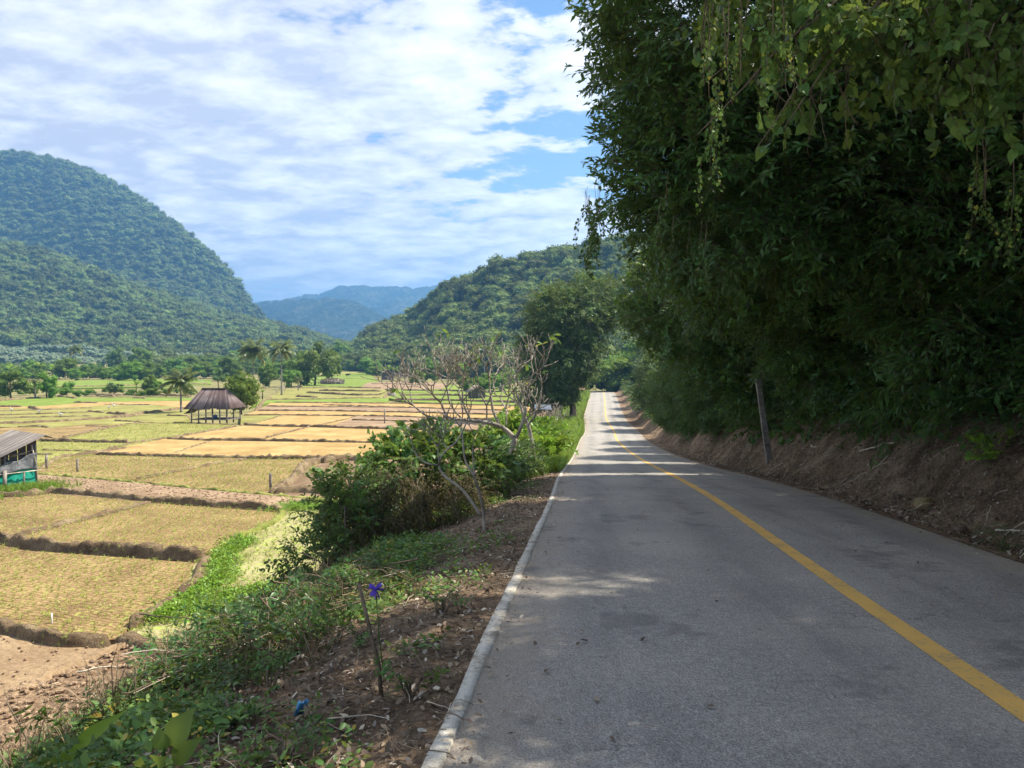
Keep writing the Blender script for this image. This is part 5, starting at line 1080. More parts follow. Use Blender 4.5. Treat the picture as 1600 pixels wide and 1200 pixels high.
# foreground plants
def big_leaf_plant():
    p = hit(255, 1185, 2.5, 12); Y = p[1]; Y -= .5; r = empty('broadleaf_plant', p); mb = MB(); ml = MB()
    def leaf(a, b, w, t, fold=.25):
        a, b = a - p, b - p; u = np.linspace(0, 1, 9); ax = b - a; L = np.linalg.norm(ax); ax /= L; sd_ = np.cross(ax, [0, -1.0, .3]); sd_ /= np.linalg.norm(sd_); nn = np.cross(sd_, ax)
        c = a + np.outer(u, b - a) + np.outer(np.sin(u * 3.14) * .08 * L, nn); ww = w * np.sin(np.clip(u * 1.05, 0, 1) ** .8 * 3.1)
        ml.grid(np.stack([c - sd_ * ww[:, None] + nn * ww[:, None] * fold, c, c + sd_ * ww[:, None] + nn * ww[:, None] * fold], 1), t)
    leaf(P(265, 1165, Y), P(305, 1105, Y), .065, .9); leaf(P(258, 1172, Y), P(248, 1135, Y), .045, .8); leaf(P(270, 1190, Y), P(318, 1150, Y - .1), .05, .7); leaf(P(240, 1200, Y), P(220, 1182, Y - .2), .05, .4); leaf(P(250, 1195, Y), P(262, 1182, Y - .25), .06, .5)
    mb.tube([(0, 0, -.1), P(255, 1180, Y) - p, P(262, 1150, Y) - p], [.012, .01, .006], 5); mb.build('stem', M['leaf_mid'], r); ml.build('leaves', M['leaf_vine'], r); tag(r, 'broad pale green leaves rising at the bottom of the slope', 'plant')
    p2 = hit(100, 1195, 2.5, 12); Y = p2[1] - .4; p = p2; r = empty('blade_leaf_plant', p2); ml = MB()
    leaf(P(95, 1200, Y), P(125, 1165, Y), .05, .6); leaf(P(112, 1172, Y), P(200, 1108, Y), .045, .8); leaf(P(188, 1200, Y - .1), P(205, 1160, Y), .04, .4); ml.build('leaves', M['leaf_fresh'], r)
    MB().tube([(0, 0, -.15), P(98, 1198, Y) - p], .01, 5).build('stem', M['stick'], r); tag(r, 'long curved bright green blade leaves at the bottom corner', 'plant')
big_leaf_plant()
def stake_flower():
    p = hit(597, 1085, 2.5, 15); Y = p[1]; r = empty('wooden_stake', p); MB().tube(np.array([p - (0, 0, .1), P(592, 1040, Y), P(578, 985, Y), P(561, 912, Y)]) - p, [.014, .013, .012, .011], 6).build('shaft', M['stick'], r)
    tag(r, 'thin brown stake standing in the verge weeds', 'stake')
    f = P(587, 922, Y); r = empty('flower_stem', hit(600, 1060, 2.5, 15)); b = np.array(r.location); mb = MB(); a = np.linspace(0, 6.283, 16, endpoint=False)
    mb.leaves(np.tile(f - b, (16, 1)), np.c_[np.cos(a), np.sin(a) * .5, np.sin(a * 2.3) * .9 + .1], .05 + .02 * R6.random(16), OVAL, None, .5, R6); mb.build('petals', M['flower'], r)
    MB().tube(np.array([(0, 0, 0), (P(592, 990, Y) - b), f - b]), .004, 4).build('stem', M['leaf_mid'], r); tag(r, 'deep violet flower on a thin stem beside the stake', 'flower')
stake_flower()
def scrap():
    p = hit(466, 1118, 2.5, 15); v = RNG.normal(0, 1, (5, 6, 3)); u, w = np.meshgrid(np.linspace(-1, 1, 6), np.linspace(-1, 1, 5)); V = np.stack([u * .03, .012 * v[..., 1], w * .055 + .05], -1); V[..., 1] += .02 * np.sin(u * 3); o = MB().grid(V).build('plastic_scrap', M['plastic']); o.location = p; o.rotation_euler = (.3, .3, .4)
    so = o.modifiers.new('thickness', 'SOLIDIFY'); so.thickness = .003; tag(o, 'crumpled blue plastic scrap lying in the weeds', 'litter')
scrap()
def brush():
    """cut branches and wilted stems heaped on the slope"""
    r = empty('brush_heap', hit(420, 1000, 3, 20)); b = np.array(r.location); mb = MB(); n = 150
    cen = np.array([hit(x, y, 3, 20) for x, y in ((300, 1000), (380, 985), (450, 985), (330, 1050), (420, 1040), (520, 950), (260, 1060), (560, 930), (230, 1090))])
    for k in range(n):
        c = cen[R6.integers(0, len(cen))] + R6.normal(0, .28, 3) * np.array([1, 1, .2]); d = np.array([R6.normal(0, 1), R6.normal(0, .7), R6.normal(.12, .3)]); d /= np.linalg.norm(d); L = .25 + .9 * R6.random() ** 2
        p = limb_path(c - d * L / 2, c + d * L / 2, R6, .08 * R6.normal(), 8, .12); p[:, 2] = np.maximum(p[:, 2], gz(p[:, 0], p[:, 1]) + .01) + .05 + .18 * R6.random(); mb.tube(p - b, np.linspace(.007, .003, 8) * (.6 + R6.random()), 4, R6.random(), int(R6.random() < .1), False)
    mb.build('sticks', [M['stick'], M['stick_pale']], r)['kind'] = 'stuff'
    m = 420; c = cen[R6.integers(0, len(cen), m)] + R6.normal(0, .3, (m, 3)) * np.array([1, 1, .2]); c[:, 2] = gz(c[:, 0], c[:, 1]) + .08 + .25 * R6.random(m)
    scatter('wilted_leaves', c - b, euler_along(np.c_[R6.normal(0, 1, (m, 2)), R6.normal(-.5, .4, m)], R6), .5 + .5 * R6.random(m), 'spray_olive', r, rng=R6)['kind'] = 'stuff'
    m = 200; c = cen[R6.integers(0, len(cen), m)] + R6.normal(0, .35, (m, 3)) * np.array([1, 1, .2]); c[:, 2] = gz(c[:, 0], c[:, 1]) + .05 + .2 * R6.random(m)
    scatter('green_leaves', c - b, euler_along(np.c_[R6.normal(0, 1, (m, 2)), R6.normal(.2, .5, m)], R6), .3 + .4 * R6.random(m), 'spray_lance', r, rng=R6)['kind'] = 'stuff'
    tag(r, 'heap of cut branches and wilted leaves on the slope', 'brush')
    # thin bare stems standing at the lower left
    for k, (x0, y0, x1, y1, lab) in enumerate([(60, 1200, 10, 1095, 'bare reddish stem leaning at the bottom corner of the slope'), (230, 1075, 192, 1030, 'thin dry stem pointing at the pale paddy corner'), (105, 1130, 55, 1062, 'forked dry stem before the ploughed soil'), (330, 990, 308, 925, 'wilted leafy stem standing out against the green weeds'), (260, 1010, 215, 965, 'drooping wilted stem at the edge of the brush')]):
        p = hit(x0, y0, 2.5, 20); e = P(x1, y1, p[1]); r = empty('dry_stem', p); mb = MB(); c = limb_path((0, 0, -.05), e - p, R6, .06, 9, .08); mb.tube(c, np.linspace(.009, .004, 9), 5)
        for j in (3, 5, 6, 7): q = c[j] + np.array([R6.normal(0, .15), R6.normal(0, .15), .05 + .12 * R6.random()]); mb.tube(limb_path(c[j], q, R6, 0, 5), np.linspace(.004, .002, 5), 4)
        mb.build('stem', M['stick'], r)
        if k >= 3: ml = MB(); i = R6.integers(4, 9, 12); ml.leaves(c[i], np.c_[R6.normal(0, .5, (12, 2)), -np.ones(12)], .10 + .06 * R6.random(12), LANCE, None, .6, R6); ml.build('leaves', M['leaf_mid'], r)
        tag(r, lab, 'stem')
brush()
VP = [(640, 1085, 'sprig of fresh leaves beside the edge strip'), (722, 800, 'yellow green sapling leaves at the foot of the nearest bare tree'), (440, 1190, 'pale green leaves at the very bottom of the slope'), (560, 1010, 'leafy weed clump just below the stake'), (480, 1000, 'green weed clump between brush and stake'), (690, 960, 'small green weed in the litter near the strip'), (360, 1130, 'leafy weed clump above the blue scrap'), (420, 1080, 'spreading weed clump beside the brush heap')]
for k, (x, y, lab) in enumerate(VP): plant('weed_clump', hit(x, y, 2.5, 30), 7 if k != 4 else 12, .14, 'spray_fresh' if k == 1 else 'spray_bush', lab, R6, .7, (.25, .45), group='weed clumps on the left verge', stem=.12)

# ================================================================== THE VALLEY: huts, palms, trees, posts
R7 = np.random.default_rng(79)
def corr(a, b, c, d, n, amp=.025, rng=R7, thick=.02):
    """corrugated sheet over the quad a-b (ridge) c-d (eave, c below b): returns an MB"""
    a, b, c, d = map(lambda q: np.array(q, float), (a, b, c, d)); u = np.linspace(0, 1, n); nn = np.cross(b - a, d - a); nn /= np.linalg.norm(nn)
    top = a + np.outer(u, b - a); bot = d + np.outer(u, c - d); w = np.where(np.arange(n) % 2, amp, -amp)[:, None] * nn; tint = np.repeat(np.repeat(.25 + .5 * rng.random(n // 2 + 1), 2)[:n], 3)
    mb = MB(); mb.grid(np.stack([top + w, (top + bot) / 2 + w, bot + w], 1), tint); return mb
def sheets(name, a, b, c, d, k, mat, parent, seg=8, amp=.025, t=.02):
    r = bpy.data.objects.new(name, None); link(r, parent); a, b, c, d = map(lambda q: np.array(q, float), (a, b, c, d))
    for i in range(k):
        u0, u1 = i / k, (i + 1.06) / k; nn = np.cross(b - a, d - a); nn = nn / np.linalg.norm(nn) * .006 * (i % 2); sl = R7.normal(0, .04, 2)
        A, B, Cc, Dd = a + (b - a) * u0 + nn, a + (b - a) * min(u1, 1) + nn, d + (c - d) * min(u1, 1) + nn, d + (c - d) * u0 + nn
        Cc, Dd = Cc + (Cc - B) * (.02 + sl[0] * .5), Dd + (Dd - A) * (.02 + sl[0] * .5)
        solid(corr(A, B, Cc, Dd, seg, amp).build('roof_sheet', M[mat], r), t)
    return r
def solid(o, t=.02): m = o.modifiers.new('thickness', 'SOLIDIFY'); m.thickness = t; return o
def pavilion():
    p = fieldP(338, 659); r = empty('field_pavilion', p, math.radians(-6)); W, D = 5.0, 3.9
    for i, x in enumerate(np.linspace(-W / 2 + .25, W / 2 - .25, 6)):
        for y in (-D / 2 + .2, D / 2 - .2):
            MB().tube([(x, y, -.2), (x + R7.normal(0, .04), y, 1.9)], [.085, .075], 7).build('post', M['timber'], r)
    for y in (-D / 2 + .2, D / 2 - .2):
        MB().tube([(-W / 2, y, 1.85), (W / 2, y, 1.9)], .07, 6).build('beam', M['timber_dark'], r); MB().tube([(-W / 2 + .2, y, .95), (W / 2 - .2, y, .97)], .04, 6).build('rail', M['timber'], r)
    for x in (-W / 2 + .25, W / 2 - .25): MB().tube([(x, -D / 2, 1.86), (x, D / 2, 1.86)], .07, 6).build('beam', M['timber_dark'], r)
    for k in range(9): MB().box((0, -D / 2 + .35 + k * .47, .38), (W - .3, .42, .06), 0).build('floor_plank', M['timber'], r, True)
    e = .40; rz, ez = 4.1, 1.75; A, B = (-1.75, 0, rz), (1.35, 0, rz); c1, c2, c3, c4 = (-W/2-e, -D/2-e, ez), (W/2+e, -D/2-e, ez), (W/2+e, D/2+e, ez), (-W/2-e, D/2+e, ez)
    sheets('roof_slope', A, B, c2, c1, 7, 'roof_rust', r); sheets('roof_slope', B, A, c4, c3, 7, 'roof_rust', r)
    solid(corr(B, np.array(B) + (0.01, .01, 0), c3, c2, 30).build('roof_hip', M['roof_rust'], r)); solid(corr(np.array(A) + (-.01, .01, 0), A, c1, c4, 30).build('roof_hip', M['roof_rust'], r))
    MB().box((-.2, 0, rz + .03), (3.2, .3, .05)).build('ridge_cap', M['roof_rust'], r, True)
    solid(corr((-W/2 - .2, -.8, 1.7), (-W/2 - .2, 1.6, 1.7), (-W/2 - 1.2, 1.8, 1.0), (-W/2 - 1.2, -1.0, 1.0), 18).build('lean_to_roof', M['roof_rust'], r))
    tag(r, 'open timber pavilion with rusty corrugated hip roof in the paddies', 'pavilion')
    q = p + np.array([.1, -.6, .42]); v, f = ICO1; o = MB().add(v * np.array([.32, .28, .30]) * (1 + .2 * vnoise(v * 2, 4))[:, None] + (0, 0, .26), f).build('bundle', M['blue_cloth']); o.location = q; tag(o, 'blue cloth bundle on the pavilion floor', 'bundle')
pavilion()
def shed():
    p = fieldP(57, 760); r = empty('netted_shed', p); a = np.array([-.62, -.785, 0]); b = np.array([-.785, .62, 0]); up = np.array([0, 0, 1.0]); L, D = 4.2, 4.5
    def pt(i, j, z): return a * i + b * j + up * z
    # netting and tarp on the end wall, with folds
    def cloth(name, i0, i1, z0f, z1f, mat, amp, rows=9, cols=40, off=.0, j=0.0):
        u = np.linspace(i0, i1, cols); V = np.zeros((rows, cols, 3))
        for k in range(rows):
            t = k / (rows - 1)
            for c in range(cols):
                z = z0f(u[c]) * (1 - t) + z1f(u[c]) * t; w = amp * float(vnoise([[u[c] * 2.2, z * 2.6, 3.0]], 8)[0]) + amp * .6 * math.sin(u[c] * 9 + z * 3); V[k, c] = pt(u[c], j, z) - b * (off + w)
        return solid(MB().grid(V).build(name, M[mat], r), .01)
    cloth('net_wall', 0, L, lambda u: 0.0, lambda u: 1.25, 'net_green', .03, 7)
    cloth('tarp', -.02, L, lambda u: 1.02 + .12 * math.sin(u * 2.1) - .12 * u / L * 2, lambda u: 2.0 - .30 * u + .08 * math.sin(u * 5), 'tarp_grey', .05, 12, 46, .08)
    MB().grid(np.stack([np.stack([pt(0, j, z) for j in np.linspace(0, D, 12)]) for z in (0, .6, 1.25)])).build('net_wall', M['net_green'], r)
    for k in range(9): i = .2 + k * .46; MB().box(pt(i, .22, .6 + (2.75 - i * .5) / 2 - .3), (.42, .04, max(.3, 2.2 - i * .5)), math.atan2(a[1], a[0])).build('wall_board', M['timber_dark'], r, True)
    for (i, j, h) in ((0, 0, 2.75), (1.6, 0, 2.0), (3.2, 0, 1.6), (0, D, 2.7), (3.2, D, 1.6)): MB().tube([pt(i, j, -.2), pt(i + .03, j, h)], [.07, .06], 6).build('post', M['timber'], r)
    MB().tube([pt(1.75, -.25, -.1), pt(1.7, -.22, 1.15)], [.11, .1], 8).build('outer_post', M['timber'], r); MB().tube([pt(.75, -.2, -.1), pt(.7, -.18, 1.0)], [.06, .05], 7).build('outer_post', M['timber'], r)
    MB().tube([pt(-.2, -.2, .98), pt(3, -.2, .92)], .025, 5).build('rail', M['stick_pale'], r); MB().tube([pt(.45, -.2, .15), pt(1.6, -.3, -.02)], .03, 5).build('brace', M['stick_pale'], r)
    MB().tube([pt(.25, -.1, 2.5), pt(.05, -.12, 1.3)], .04, 5).build('brace', M['stick_pale'], r)
    MB().tube([pt(-.9, .1, 1.85), pt(3, .1, 2.15)], .045, 6).build('beam', M['timber_dark'], r); MB().tube([pt(0, .05, 2.2), pt(1.8, .05, 1.75)], .03, 6).build('beam', M['timber'], r)
    sheets('roof_slope', pt(-.35, -.45, 3.05), pt(-.35, D + .3, 3.05), pt(L + .4, D + .3, .75), pt(L + .4, -.45, .75), 7, 'roof_grey', r, 9, .03)
    solid(corr(pt(-.35, D + .3, 3.02), pt(-.35, -.45, 3.02), pt(-.75, -.45, 2.85), pt(-.75, D + .3, 2.85), 46, .03).build('roof', M['roof_grey'], r), .02)
    for k in range(5): MB().tube([pt(.2 + k * .75, -.40, 2.72 - k * .36), pt(.2 + k * .75, D, 2.72 - k * .36)], .035, 5).build('purlin', M['timber_dark'], r)
    for k, i in enumerate((.3, 1.2, 3.0)): MB().box(pt(i, -.5, .03), (.9, .22, .09), .6 + k * .2).build('plank', M['stick_pale'], r, True)
    tag(r, 'small shed with grey roof, sagging tarp and green netting walls', 'shed')
shed()
def hut(px, py, wpx, hpx, name, label, roofm='thatch', wallm='timber_dark', rz=.2):
    p = fieldP(px, py); k = p[1] / F; W, H = wpx * k, hpx * k; D = W * .8; r = empty(name, p, rz); hw = H * .52
    for x in (-W * .42, W * .42):
        for y in (-D * .42, D * .42): MB().tube([(x, y, -.4), (x, y, hw)], .09, 6).build('post', M['timber'], r)
    n = 7
    for i in range(n): MB().box((-W * .4 + W * .8 * (i + .5) / n, -D * .40, hw * .5), (W * .8 / n * .94, .06, hw * .9)).build('wall_board', M[wallm], r, True)
    MB().box((0, D * .4, hw * .5), (W * .8, .06, hw * .9)).build('wall', M[wallm], r, True)
    for x in (-W * .4, W * .4): MB().box((x, 0, hw * .5), (.06, D * .78, hw * .9)).build('wall', M[wallm], r, True)
    MB().box((W * .08, -D * .40 - .06, hw * .42), (W * .18, .05, hw * .74)).build('door', M['timber'], r, True)
    for s in (1, -1): solid(corr((0, -D * .6, H), (0, D * .6, H), (s * W * .62, D * .6, hw * .86), (s * W * .62, -D * .6, hw * .86), 20, .03).build('roof_slope', M[roofm], r), .08)
    MB().add([(-W * .4, -D * .41, hw), (W * .4, -D * .41, hw), (0, -D * .41, H * .97)], [(0, 1, 2)]).build('gable', M[wallm], r, True)
    return tag(r, label, 'hut')
hut(605, 594, 20, 17, 'field_hut', 'small wooden hut with grey thatched gable at the far paddies')
hut(70, 541, 18, 6, 'farmhouse', 'pinkish low roof above the silvery orchard', 'roof_pink', 'roof_pink', 1.2)
hut(97, 541, 9, 6, 'farmhouse', 'small pale roof right of the pinkish one in the orchard', 'roof_pink', 'timber', .4)
hut(151, 591, 24, 11, 'farm_hut', 'shabby pale roofed hut behind the hedge trees', 'roof_zinc', 'timber_dark', .5)
hut(280, 579, 20, 7, 'farm_hut', 'low dark shelter with bluish roof before the forest', 'roof_zinc', 'timber_dark', .1)
hut(745, 622, 26, 20, 'farm_hut', 'brown hut glimpsed through the bare branches', 'thatch', 'timber_dark', .3)
def tarps():
    for px, mat, lab in ((118, 'tarp_red', 'red tarpaulin hung beside the shabby hut'), (127, 'tarp_yellow', 'yellow tarpaulin hung beside the shabby hut')):
        p = fieldP(px, 591); k = p[1] / F; r = empty('tarpaulin', p); V = np.zeros((6, 14, 3)); u = np.linspace(-4.2, 4.2, 14) * k * (1 if px == 118 else .7); 
        for i in range(6): V[i, :, 0] = u; V[i, :, 1] = .1 * np.sin(u * 4 + i); V[i, :, 2] = 5.2 * k * i / 5 + .05 * np.sin(u * 5)
        solid(MB().grid(V).build('sheet', M[mat], r), .02)
        for x in (u[0], u[-1]): MB().tube([(x, .1, -.2), (x, .1, 5.6 * k)], .05, 5).build('pole', M['timber'], r)
        tag(r, lab, 'tarpaulin')
tarps()
def low_roof():
    p = P(848, 640, 70); z = float(gz(p[0], 70)); r = empty('roadside_shelter', (p[0], 70, z)); H = p[2] - z
    for x in (-.6, .6):
        for y in (-.55, .55): MB().tube([(x, y, -.3), (x, y, H + .1)], .05, 6).build('post', M['timber'], r)
    solid(corr((-.7, .8, H + .45), (.75, .8, H + .4), (.8, -.8, H), (-.8, -.8, H + .1), 20).build('roof', M['roof_zinc'], r), .03)
    MB().box((0, .1, H * .5), (1.2, .9, .06)).build('bench', M['timber'], r, True); tag(r, 'low shelter with bluish metal roof beside the big dark tree', 'shelter')
low_roof()
def palm(px, py, top, wpx, label, rng, fr=22, lean=.06, name='coconut_palm', group=None, P0=None, droop=1.0):
    p = fieldP(px, py) if P0 is None else P0; k = p[1] / F; H = (py - top) * k; W = wpx * k / 2; th = H - W * .55; r = empty(name, p); t = np.linspace(0, 1, 12); a = rng.random() * 6.28
    c = np.c_[lean * H * math.cos(a) * t ** 2, lean * H * math.sin(a) * t ** 2, t * th]; c[0, 2] -= .3; mb = MB(); mb.tube(c, np.interp(t, [0, .08, 1], [.26, .17, .11]), 8); mb.build('trunk', M['bark_palm'], r)
    for i in range(fr):
        az = i * 2.399 + rng.normal(0, .15); el = 1.35 - 1.75 * (i / fr) + rng.normal(0, .1); L = W * (1.0 + .2 * rng.random()); q = np.linspace(0, 1, 15)
        bend = el - droop * 1.35 * q ** 1.3; ds = L / 14; xy = np.r_[0, np.cumsum(np.cos(bend[:-1]) * ds)]; zz = np.r_[0, np.cumsum(np.sin(bend[:-1]) * ds)]
        st = c[-1] + np.c_[math.cos(az) * xy, math.sin(az) * xy, zz]; mb = MB(); mb.tube(st, np.linspace(.04, .01, 15), 4, .8, 0, False)
        n = 64; u = np.repeat(np.linspace(.12, 1, n // 2), 2) * 14; ii = np.minimum(u.astype(int), 13); f = (u - ii)[:, None]; pp = st[ii] * (1 - f) + st[ii+1] * f; ax = st[ii+1] - st[ii]; ax /= np.linalg.norm(ax, axis=1)[:, None]; sd_ = np.tile([1, -1], n // 2)[:, None] * np.array([-math.sin(az), math.cos(az), 0])
        sz = L * .24 * np.sin(np.clip(u / 14 * .9 + .12, 0, 1) * 3.0) + .06 * L
        tint = np.clip((.25 if el > -.1 else .75) + rng.normal(0, .2, n), 0, 1) * (.95 if i < fr - 4 else 1.2)
        mb.leaves(pp, sd_ * .9 + ax * .55 + np.array([0, 0, -.55]), sz, (np.array([[0,-.07,0],[0,.07,0],[.5,.075,-.03],[.5,-.075,-.03],[1,0,-.2]]), [(0,3,2,1),(3,4,2)]), np.clip(tint, 0, 1), .25, rng)
        mb.build('frond', M['leaf_palm'], r)
    return tag(r, label, 'palm', group)
palm(283, 644, 580, 62, 'coconut palm with bending fronds left of the pavilion', R7, 20, .03)
palm(396, 612, 534, 54, 'tall bushy coconut palm behind the round green tree', R7, 26, .02)
palm(440, 617, 534, 46, 'tall slim coconut palm right of the bushy one', R7, 22, .02)
palm(466, 610, 588, 18, 'young stubby palm in the paddies below the bamboo', R7, 11, .02)
palm(119, 590, 540, 26, 'palm rising above the hedge before the silvery orchard', R7, 18, .02)
palm(640, 588, 537, 28, 'palm at the hill foot left of its twin', R7, 18, .03); palm(668, 588, 535, 32, 'palm at the hill foot right of its twin', R7, 20, .03)
palm(700, 590, 552, 26, 'palm half hidden among banana plants', R7, 16, .03); palm(757, 594, 540, 34, 'palm seen behind the bare branches', R7, 18, .03); palm(55, 622, 592, 16, 'scruffy young palm in the hedge row', R7, 12, .04)
def banana(px, py, top, wpx, label, rng, n=8, group=None, P0=None):
    p = fieldP(px, py) if P0 is None else P0; k = p[1] / F; H = (py - top) * k; W = wpx * k / 2; r = empty('banana_plant', p); mb = MB(); mb.tube([(0, 0, -.2), (.05, 0, H * .3), (.03, 0, H * .6)], [.14, .11, .06], 7); mb.build('stem', M['leaf_olive'], r)
    for i in range(n):
        az = i * 2.399; L = H * (.42 + .15 * rng.random()); q = np.linspace(0, 1, 8); el = 1.35 - .9 * i / n - 1.5 * q ** 1.4; ds = L / 7; xy = np.r_[0, np.cumsum(np.cos(el[:-1]) * ds)] * W / (H * .4); zz = np.r_[0, np.cumsum(np.sin(el[:-1]) * ds)]
        c = np.array([.03, 0, H * .58]) + np.c_[math.cos(az) * xy, math.sin(az) * xy, zz]; s = np.array([-math.sin(az), math.cos(az), 0]); w = L * .16 * np.sin(np.clip(q * .95 + .06, 0, 1) * 3.1)[:, None]
        MB().grid(np.stack([c - s * w - (0, 0, .04), c, c + s * w - (0, 0, .04)], 1), float(rng.random())).build('leaf', M['leaf_bright'], r)
    return tag(r, label, 'banana plant', group)
banana(213, 617, 590, 30, 'banana plant at the hedge with tattered pale leaves', R7); banana(352, 604, 584, 20, 'banana plant beside the round green tree', R7); banana(62, 592, 562, 30, 'banana plant among dark trees behind the hedge', R7)
banana(410, 622, 606, 14, 'low banana plant between the two tall palms', R7); bn = banana(872, 640, 607, 34, 'banana plant by the low bluish roof', R7, 8, None, np.array([P(872, 640, 72)[0], 72, float(gz(P(872, 640, 72)[0], 72))]))
for k in range(26):
    x = 588 + 118 * R7.random(); y = 590 - 6 * R7.random(); banana(x, y, y - 14 - 8 * R7.random(), 16 + 6 * R7.random(), 'banana plant in the grove below the right hillside', R7, 6, 'banana grove below the hillside')
for k in range(14):
    x = 0 + 105 * R7.random(); y = 592 - 8 * R7.random(); banana(x, y, y - 18 - 6 * R7.random(), 18, 'banana plant in the thicket left of the shabby hut', R7, 6, 'banana thicket by the hedge')
# named trees of the valley floor
TREES = [ # name, kind, px, base, top, width, label
 ('round_tree', 'roundbright', 377, 648, 585, 62, 'round bright green tree shading the end of the pavilion'),
 ('hedge_tree', 'valley', 17, 622, 576, 52, 'dark green tree at the left end of the hedge row'), ('hedge_tree', 'valley', 73, 622, 579, 40, 'rounded tree in the hedge row near the young palm'), ('hedge_tree', 'bush', 104, 617, 594, 22, 'small dark tree standing alone in the hedge row'),
 ('hedge_tree', 'grey', 178, 616, 596, 28, 'greyish drooping tree in the hedge row'), ('hedge_tree', 'valley', 234, 615, 584, 26, 'upright tree right of the tattered banana'), ('hedge_tree', 'bright', 246, 616, 592, 20, 'light green tree at the end of the hedge row'),
 ('valley_tree', 'valley', 49, 592, 560, 32, 'dark tree just behind the hedge on the left'), ('valley_tree', 'bright', 106, 591, 555, 42, 'light green tree left of the shabby hut'), ('valley_tree', 'bright', 179, 591, 570, 40, 'spreading light green tree right of the shabby hut'),
 ('valley_tree', 'valley', 182, 578, 541, 32, 'dark tree standing in the edge of the orchard'), ('valley_tree', 'valley', 221, 582, 540, 38, 'tall dark tree right of the orchard'), ('valley_tree', 'grey', 238, 588, 562, 22, 'leafless looking grey tree behind the hedge'),
 ('valley_tree', 'grey', 342, 606, 576, 30, 'grey green tree behind the pavilion roof'), ('valley_tree', 'valley', 320, 590, 560, 40, 'green tree above the pavilion roof'), ('valley_tree', 'valley', 360, 594, 555, 44, 'green tree left of the bushy palm'),
 ('valley_tree', 'valley', 300, 585, 555, 34, 'tree by the low dark shelter'), ('valley_tree', 'valley', 420, 604, 565, 36, 'dark tree between the two tall palms'), ('valley_tree', 'valley', 455, 606, 572, 34, 'dark bush tree behind the slim palm'),
 ('bamboo_clump', 'bamboo', 492, 602, 530, 62, 'large yellow green bamboo clump right of the palms'), ('bamboo_clump', 'bamboo', 470, 602, 540, 46, 'yellow green bamboo clump behind the slim palm'), ('bamboo_clump', 'bamboo', 518, 598, 545, 32, 'smaller bamboo clump at the right end of its row'),
 ('valley_tree', 'valley', 577, 586, 556, 38, 'dark round tree left of the far hut'), ('valley_tree', 'bright', 588, 588, 570, 24, 'light green bush tree touching the far hut'),
 ('valley_tree', 'valley', 548, 566, 532, 34, 'dark tree where the paddies meet the forest'), ('valley_tree', 'valley', 530, 576, 530, 40, 'dark tree right of the bamboo'), ('valley_tree', 'valley', 612, 572, 535, 40, 'dark tree at the foot of the right hillside'), ('valley_tree', 'valley', 585, 568, 528, 40, 'tall dark tree filling the valley gap')]
for i, (nm, kd, x, y, tp, w, lab) in enumerate(TREES): place_tree(nm, kd, x, y, tp, w, lab, 'bamboo' if kd == 'bamboo' else 'tree', k=i)
LOOK = {'valley': 'mid green', 'bright': 'light green', 'bush': 'dark low', 'freshbush': 'fresh green', 'forest': 'dull green', 'hill': 'olive green', 'grey': 'greyish'}
def many(n, x0, x1, y0, y1, h0, h1, kinds, name, label, group, cat='tree', wr=(1.0, 1.5)):
    for k in range(n):
        x = x0 + (x1 - x0) * (k + R7.random()) / n; y = y0 + (y1 - y0) * R7.random(); h = h0 + (h1 - h0) * R7.random(); kd = kinds[int(R7.integers(0, len(kinds)))]; place_tree(name, kd, x, y, y - h, h * (wr[0] + (wr[1] - wr[0]) * R7.random()), LOOK[kd] + ' ' + label, cat, group, k=int(R7.integers(0, 99)), parts=False)
many(26, -40, 300, 614, 620, 8, 15, ['bush', 'bush', 'freshbush'], 'hedge_bush', 'low bush in the hedge row across the paddies', 'hedge row bushes', 'bush', (1.2, 1.9))
many(26, -30, 300, 585, 596, 12, 22, ['valley', 'valley', 'bright', 'bush'], 'thicket_tree', 'tree in the thicket behind the hedge row', 'trees behind the hedge row')
many(34, -40, 300, 576, 590, 9, 17, ['valley', 'bush', 'bright', 'valley'], 'thicket_tree', 'tree in the low belt below the orchard', 'tree belt below the orchard')
many(30, 300, 560, 574, 590, 16, 30, ['valley', 'bush', 'bright', 'valley'], 'thicket_tree', 'tree in the belt of greenery before the forest', 'tree belt before the forest')
many(22, 180, 470, 582, 598, 16, 34, ['valley', 'bright', 'bush', 'valley'], 'thicket_tree', 'tree in the thicket behind the pavilion', 'trees behind the pavilion')
many(26, 220, 560, 566, 580, 16, 30, ['valley', 'forest', 'hill'], 'forest_edge_tree', 'tree along the forest edge at the foot of the spur', 'trees at the forest edge')
many(18, 560, 700, 556, 582, 16, 34, ['valley', 'hill', 'bright'], 'hill_foot_tree', 'tree at the foot of the right hillside', 'trees at the hill foot')
many(34, 640, 850, 575, 612, 18, 42, ['freshbush', 'bright', 'valley', 'bright'], 'hill_foot_bush', 'leafy bush behind the bare trees below the hillside', 'bushes below the right hillside', 'bush', (.9, 1.4))
many(16, 800, 900, 560, 600, 30, 60, ['valley', 'bright', 'hill'], 'hill_foot_tree', 'tree half hidden behind the big dark roadside tree', 'trees behind the big roadside tree')
many(16, 915, 1010, 604, 612, 34, 64, ['valley', 'grey', 'bright'], 'crest_tree', 'tree beyond the crest of the road', 'trees beyond the road crest')
many(10, 1000, 1060, 604, 612, 60, 100, ['valley', 'grey'], 'crest_tree', 'shaded tree beyond the road crest on the bank side', 'trees beyond the road crest')
